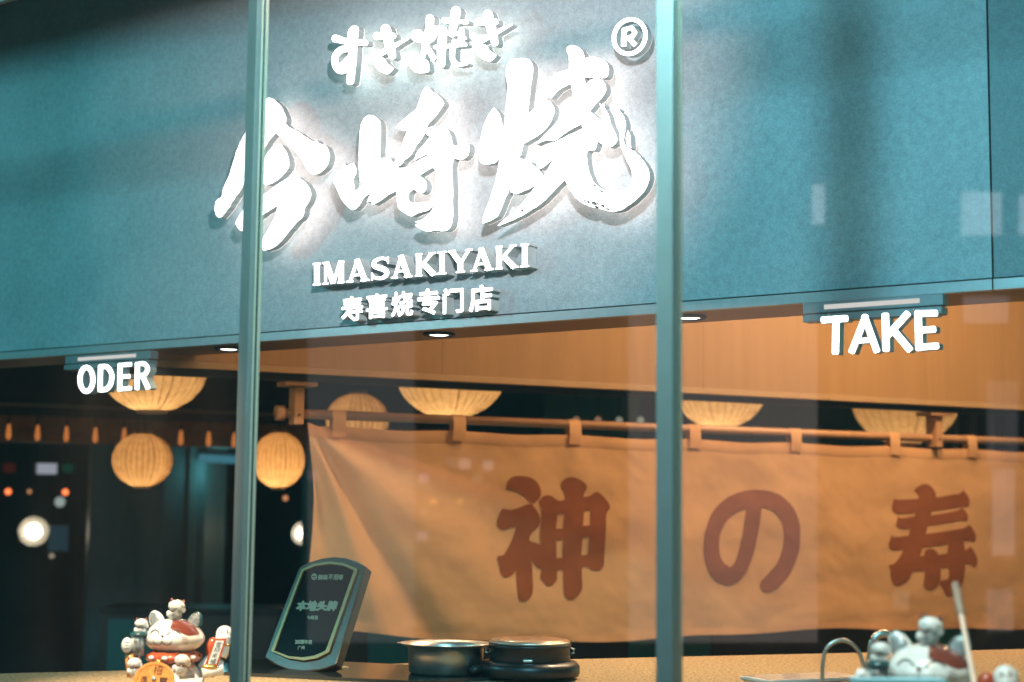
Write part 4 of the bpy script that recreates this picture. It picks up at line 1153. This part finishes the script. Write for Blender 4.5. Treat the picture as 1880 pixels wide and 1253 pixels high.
obj('handle', MB().tube([bc + V((-80 * k, -20 * k, 12 * k)), bc + V((-98 * k, -30 * k, 11 * k)), bc + V((-106 * k, -36 * k, 8 * k))], [10 * k, 9 * k, 6 * k], 12), M_BLK, bp_, smooth=True)

def bent_tube(name, label, pts_px, Y, r, m_, cat, group=None):
    pts = [at(x, y, Y) for x, y in pts_px]
    pts += [V((pts[-1].x, pts[-1].y, CZ + .001))]
    pts = [V((pts[0].x, pts[0].y, CZ + .001))] + pts
    t = thing(name, pts[0], label, cat, group)
    obj('spout', MB().tube(spline(pts, 6), r, 12), m_, t, smooth=True)
    for q in (pts[0], pts[-1]):
        obj('foot', MB().lathe(V((q.x, q.y, CZ + .0006)), [(0, 0), (r * 2, 0), (r * 2, .006), (r, .010)], 16), m_, t, smooth=True)
    return t
bent_tube('rail_hoop', 'steel hoop rising from the counter, left of the right cat figurine', [(1510, 1250), (1511, 1215), (1517, 1192), (1530, 1180), (1546, 1176), (1562, 1181), (1575, 1194), (1583, 1214), (1588, 1240)], 4.3, .0055, M_STEEL, 'steel hoop', 'steel hoops on the counter')
bent_tube('rail_hoop', 'farther steel hoop half hidden behind the ear of the right cat figurine', [(1598, 1235), (1600, 1190), (1608, 1170), (1624, 1164), (1638, 1172), (1645, 1195), (1646, 1235)], 4.5, .011, M_STEEL, 'steel hoop', 'steel hoops on the counter')

# white stick with grey grip leaning up behind the right cat
a, b = at(1754, 1072, 3.46), at(1790, 1262, 3.24)
b2 = a + (b - a) * ((CZ + .004 - a.z) / (b.z - a.z))
tw = thing('stick', b2, 'slim white stick with a grey grip leaning upright behind the right cat figurine', 'stick')
mid = a + (b - a) * .31
obj('shaft', MB().tube([b2, mid], .0052, 12), mat('stick_white', (.78, .55, .42), rough=.4), tw, smooth=True)
gp = obj('grip', MB().tube([mid, mid + (a - mid) * .03, mid + (a - mid) * .8, a], [.0072, .0082, .0086, .0074], 14), mat('grip_grey', (.30, .20, .14), rough=.5), tw, smooth=True)
obj('hole', MB().ell(a + (mid - a) * .10 - V((0, .0095, 0)), (.0035, .001, .005), nu=10, nv=6), M_INK, gp)

tp = onz(1520, 1247, CZ); q = onz(1480, 1243, CZ)
tr = obj('cream_tray', MB().box(V((q.x, q.y, CZ + .0005)) - DN * .25, DN * .36, NN * .16, Z * .012), M_CREAM, bevel=.003)
tag(tr, 'shallow cream tray on the counter at the bottom, left of the right cat', 'tray')
q = at(1575, 1247, 3.32)
bx = thing('blue_box', V((q.x, q.y, CZ)), 'pale blue plastic box directly in front of the right cat figurine', 'box')
ex = V((1, .02, 0))
obj('box_body', MB().box(V((q.x, q.y, CZ + .0005)), ex * .178, V((-.01, .03, 0)), Z * (q.z - CZ - .006)), mat('blue_plastic', (.30, .62, .70), rough=.35), bx, bevel=.002)
obj('lid', MB().box(V((q.x, q.y, q.z - .005)) - ex * .002 - V((0, .002, 0)), ex * .182, V((-.01, .034, 0)), Z * .006), mat('blue_plastic_lid', (.35, .68, .76), rough=.3), bx, bevel=.001)

# ================================================================== DARK ROOM AND KITCHEN
def room_box(name, label, cat, px0, py0, px1, py1, Y, th, m_, group=None, zbot=None):
    """an upright box seen between these picture corners at this depth"""
    a, b = at(px0, py0, Y), at(px1, py1, Y)
    z0 = b.z if zbot is None else zbot
    o = obj(name, MB().box(V((a.x, Y, z0)), V((b.x - a.x, 0, 0)), V((0, th, 0)), Z * (a.z - z0)), m_, bevel=.006)
    return tag(o, label, cat, group)
# column
cc = at(285, 1000, 12.6); cr = 126 * 12.6 / FPX
cl = thing('round_column', V((cc.x, cc.y, .022)), 'thick painted column standing in the dark room behind the lantern', 'column')
obj('shaft', MB().lathe(V((cc.x, cc.y, .022)), [(cr, 0), (cr, SLABZ - .03)], 10), M_COLUMN, cl)
obj('plinth', MB().lathe(V((cc.x, cc.y, .0222)), [(cr * 1.06, 0), (cr * 1.06, .12), (cr * 1.01, .125)], 10), M_DARK, cl)
obj('corner_strip', MB().box(V((cc.x + cr * .62, cc.y - cr * .80, .03)), (.05, .02, 0), (0, .04, 0), (0, 0, 3.7)), mat('column_strip', (.16, .26, .25), rough=.4), cl)
# header and wooden beam
hb = at(200, 793, 11.0)
bz = lambda s, off, z: V((hb.x, hb.y, 0)) + DN * s + NN * off + Z * z
hd = thing('header_beam', bz(0, 0, 2.15), 'wooden header beam with a dark ledge across the dark room at the left', 'beam')
zt_, zl_ = hb.z + .09, hb.z - .085
obj('beam', MB().box(bz(-2.6, 0, zl_), DN * 5.2, -NN * .12, Z * (zt_ - zl_)), M_BEAM, hd)
obj('ledge', MB().box(bz(-2.6, .10, zt_ + .001), DN * 5.2, -NN * .3, Z * .07), M_DARKC, hd)
obj('ledge_edge', MB().box(bz(-2.6, .108, zt_ + .055), DN * 5.2, -NN * .007, Z * .02), mat('ledge_metal', (.22, .22, .19), rough=.35, metal=.5), hd)
obj('upper_panel', MB().box(bz(-2.6, .02, zt_ + .072), DN * 5.2, -NN * .05, Z * (SLABZ - zt_ - .08)), M_DARKC, hd)
# row of small amber pendants in front of the beam
pend = None
for i, (x, y) in enumerate(((16, 793), (69, 795), (122, 797), (175, 799), (228, 800), (332, 804), (383, 806), (430, 808))):
    P0 = onp(x, y, hb + NN * .25, NN)
    nm = ('first', 'second', 'third', 'fourth', 'fifth', 'sixth', 'seventh', 'eighth')[i]
    lb = 'small amber pendant lamp in front of the wooden header, %s from the left' % nm
    if not pend:
        t = thing('amber_pendant', P0, lb, 'pendant lamp', 'row of amber pendants in the dark room')
        obj('glass_tube', MB().lathe(P0, [(0, -.052), (.012, -.048), (.018, -.025), (.013, .02), (.008, .05)], 14), emit('amber_glow', (1, .30, .07), .6), t, smooth=True)
        obj('cap', MB().lathe(P0, [(.012, .0505), (.014, .075), (.0, .078)], 12), M_BLACK, t, smooth=True)
        obj('cord', MB().tube([P0 + Z * .078, P0 + Z * .16], .003, 6), M_BLACK, t)
        obj('hook', MB().tube([P0 + Z * .16, P0 + Z * .165 - NN * .16], .004, 6), M_BLACK, t)
        pend = t
    else:
        t = pend.copy(); COL.objects.link(t); t.location = P0; t['label'] = lb
        for c in pend.children:
            d = c.copy(); COL.objects.link(d); d.parent = t
# lights far back in the room
GLOW_SHELL = bpy.data.materials.new('glow_shell'); GLOW_SHELL.use_nodes = True  # sheer shell added to imitate the soft glow around the white lamps
_n = GLOW_SHELL.node_tree; _n.nodes.clear()
_t = _n.nodes.new('ShaderNodeBsdfTransparent'); _d = _n.nodes.new('ShaderNodeBsdfTranslucent'); _m = _n.nodes.new('ShaderNodeMixShader'); _o = _n.nodes.new('ShaderNodeOutputMaterial')
_m.inputs[0].default_value = .22
_n.links.new(_t.outputs[0], _m.inputs[1]); _n.links.new(_d.outputs[0], _m.inputs[2]); _n.links.new(_m.outputs[0], _o.inputs[0])
def globe(px, py, r, Y, col, e, label, name='globe_lamp', group='little lights far back in the dark room'):
    c = at(px, py, Y); t = thing(name, c, label, 'lamp', group)
    obj('globe', MB().ell(c, (r, r, r), nu=14, nv=10), emit('globe_%s' % label[:14].replace(' ', '_'), col, e), t, smooth=True)
    if e > 4:
        sh = obj('soft_glow_shell', MB().ell(c, (r * 1.8, r * 1.8, r * 1.8), nu=20, nv=14), GLOW_SHELL, t, smooth=True)  # shell stands in for the lamp's bloom
        lamp('globe_light', 'POINT', c - Z * r * .0 - V((0, r * 1.4, 0)), 1.6, col, .02, None, t)
    obj('cord', MB().tube([c + Z * r, V((c.x, c.y, SLABZ))], .004, 5), M_BLACK, t)
    return t
globe(62, 976, .066, 13.2, (1, .80, .55), 7, 'bright round white lamp low in the dark room at the far left')
globe(556, 980, .05, 12.8, (1, .82, .6), 5, 'white lamp half hidden behind the left edge of the tan curtain')
globe(15, 903, .026, 14, (1, .20, .06), 2.6, 'orange point of light at the left edge of the picture')
globe(54, 903, .018, 14, (.8, .35, .15), .9, 'dim ring-like point of light between the two orange ones')
globe(120, 904, .026, 14, (1, .22, .06), 2.6, 'orange point of light left of the thick column')
globe(110, 922, .045, 14, (.65, .75, .72), .5, 'pale round light just below the orange point beside the column')
globe(95, 1021, .022, 14, (.7, .6, .45), .5, 'faint small light under the bright white lamp')
globe(368, 911, .026, 14.2, (1, .25, .10), 1.8, 'left one of the two touching orange lights right of the column')
globe(381, 912, .024, 14.0, (.8, .30, .18), 1.0, 'right one of the two touching orange lights right of the column')
globe(338, 749, .018, 13.5, (1, .5, .3), 2.2, 'tiny reddish light just right of the lantern at the ODER sign')
globe(524, 915, .022, 13.8, (.9, .35, .15), 1.0, 'dim orange light below the lantern left of the curtain')
def screen(px0, py0, px1, py1, Y, col, e, label):
    a, b = at(px0, py0, Y), at(px1, py1, Y)
    t = thing('lit_sign', V((a.x, Y, b.z)), label, 'lit sign', 'lit signs far back in the dark room')
    obj('case', MB().box(V((a.x - .01, Y + .003, b.z - .01)), (b.x - a.x + .02, 0, 0), (0, .05, 0), (0, 0, a.z - b.z + .02)), M_BLACK, t)
    obj('screen', MB().box(V((a.x, Y, b.z)), (b.x - a.x, 0, 0), (0, .002, 0), (0, 0, a.z - b.z)), emit('sign_' + label[:12].replace(' ', '_'), col, e), t)
screen(66, 851, 104, 871, 13.8, (.78, .80, .95), .42, 'whitish lit sign at the left under the header')
screen(115, 852, 134, 868, 13.9, (.02, .55, .32), .06, 'green lit sign right of the whitish one')
screen(6, 851, 28, 868, 13.9, (.7, .10, .04), .06, 'dull red lit sign at the left edge')
screen(90, 965, 124, 1012, 13.7, (.10, .22, .30), .16, 'dim blue screen right of the bright white lamp')
screen(388, 968, 414, 1000, 13.7, (.10, .20, .28), .10, 'faint blue screen between the column and the left post')
t = thing('cold_tube_lamp', at(402, 842, 12.0), 'cold bluish tube lamp right of the column', 'tube lamp')
a, b = at(366, 841, 12.2), at(452, 846, 12.2)
obj('tube', MB().tube([a, b], .03, 12), emit('cold_tube', (.12, .45, .60), .4), t, smooth=True)
obj('holder', MB().box(a + Z * .032, b - a, V((0, .05, 0)), Z * .03), M_DARK, t)
lamp('cold_tube_light', 'POINT', (a + b) / 2 - V((0, .08, .1)), 2.2, (.2, .8, .9), .1, None, t)
for s_ in (.15, .85): obj('hanger', MB().tube([a + (b - a) * s_ + Z * .062, V(((a + (b - a) * s_).x, a.y, SLABZ))], .004, 6), M_BLACK, t)

# things behind the curtain
room_box('teal_cabinet', 'teal wall panel behind the rod left of the right window post', 'wall panel', 1000, 715, 1172, 1240, 11.5, .3, M_TEAL, zbot=.03)
room_box('teal_cabinet', 'wide teal wall panel behind the rod under the TAKE sign', 'wall panel', 1384, 735, 1590, 1240, 12.2, .3, M_TEAL, zbot=.03)
room_box('teal_cabinet', 'narrow teal wall panel behind the left part of the rod', 'wall panel', 560, 700, 740, 1240, 12.4, .3, M_TEAL, zbot=.03)
sc_ = thing('slatted_screen', at(1810, 790, 11.6), 'screen of upright grey slats behind the rod at the right edge', 'slatted screen')
for i in range(7):
    p = at(1750 + i * 33, 790, 11.6)
    obj('slat', MB().box(V((p.x, 11.6, .03)), (.04, 0, 0), (0, .06, 0), (0, 0, 3.6)), mat('slat_grey', (.22, .27, .27), rough=.5), sc_)
obj('back_sheet', MB().box(V((at(1735, 790, 11.7).x, 11.70, .03)), (1.1, 0, 0), (0, .03, 0), (0, 0, 3.6)), M_DARK, sc_)
for i, x in enumerate((1058, 1098, 1137, 1176)):
    globe(x, 772, .024, 11.0, (1, .5, .3) if i < 2 else (.8, .75, .55), .35, ('first', 'second', 'third', 'fourth')[i] + ' small bulb from the left in the row just over the rod', 'festoon_bulb', 'row of small bulbs over the rod')
# kitchen cupboards below the curtain
kx = [(560, 1120, M_DARK), (660, 742, M_TEAL), (1085, 1142, M_TEAL), (1290, 1330, M_TEAL), (1372, 1462, M_DARK), (1500, 1560, M_TEAL)]
kb = thing('back_counter', V((0, 10, .03)), 'dark kitchen back counter with teal cupboard doors seen under the curtain', 'back counter')
obj('carcass', MB().box((-2.5, 10.0, .03), (7, 0, 0), (0, .5, 0), (0, 0, 1.05)), M_DARK, kb)
obj('worktop', MB().box((-2.5, 9.97, 1.081), (7, 0, 0), (0, .53, 0), (0, 0, .03)), M_BLK, kb)
for i in range(13):
    obj('cupboard_door', MB().box((-2.45 + i * .53, 9.985, .10), (.50, 0, 0), (0, .014, 0), (0, 0, .94)), M_TEAL if i % 3 == 0 else M_DARK, kb)

# ================================================================== ACROSS THE STREET (mirrored in the shop window)
NO = (V((refl(1300, 800, PG, NF).x, 0, 0)) * 0 + (ray(1200, 600) - 2 * ray(1200, 600).dot(NF) * NF))
NO.z = 0; NO.normalize()
PO = refl(1200, 700, PG, NF) + NO * 13
ob = thing('office_building', V((PO.x, PO.y, 0)), 'building across the street whose lit windows are mirrored in the shop window', 'building')
SO = V((NO.y, -NO.x, 0))
obj('wall', MB().box(V((PO.x, PO.y, 0)) - SO * 11 + NO * .06, SO * 22, NO * .4, Z * 7.5), M_CONC, ob)
def olight(x0, y0, x1, y1, e, col=(.85, .92, 1)):
    q = [refl(x, y, PO, NO) for x, y in ((x0, y0), (x1, y0), (x1, y1), (x0, y1))]
    key = 'mirrored_light_%d_%d' % (int(e * 100), int(col[2] * 10))
    obj('window', (q + [p + NO * .05 for p in q], [(0, 1, 2, 3), (7, 6, 5, 4), (0, 4, 5, 1), (1, 5, 6, 2), (2, 6, 7, 3), (3, 7, 4, 0)]), emit(key, col, e), ob)
olight(1490, 338, 1513, 410, 2.2); olight(1765, 352, 1838, 430, 2.0); olight(1872, 356, 1950, 430, 2.0)
olight(1768, 545, 1850, 592, 1.0); olight(1822, 860, 1862, 1020, 1.0); olight(1812, 700, 1868, 855, .5)
olight(1152, 560, 1499, 1180, .8, (.95, .85, .8)); olight(562, 600, 758, 1180, .5, (.8, .9, .9))  # broad pale facade panels made to glow, mirrored as bands
olight(1640, 1085, 1668, 1120, .9, (1, .85, .6)); olight(1812, 1082, 1860, 1160, .7)
for x, y, r, e, c_ in ((775, 878, 9, 1.3, (1, .75, .85)), (850, 852, 10, 1.5, (1, .85, .85)), (825, 850, 9, .6, (1, .85, .8)), (893, 855, 9, 1.6, (1, .85, .8)), (873, 878, 8, .9, (1, .9, .55)), (772, 985, 9, 1.3, (1, .75, .8)), (572, 873, 10, 1.2, (1, .7, .8)),
                       (793, 921, 6, 2.4, (1, .42, .10)), (842, 921, 6, 2.4, (1, .42, .10)), (862, 922, 5, .8, (1, .42, .15)), (775, 940, 6, .8, (1, .8, .5)), (593, 934, 6, .8, (1, .7, .4))):
    olight(x - r, y - r * .9, x + r, y + r * .9, e, c_)  # small squares stand in for distant street lights mirrored in the pane
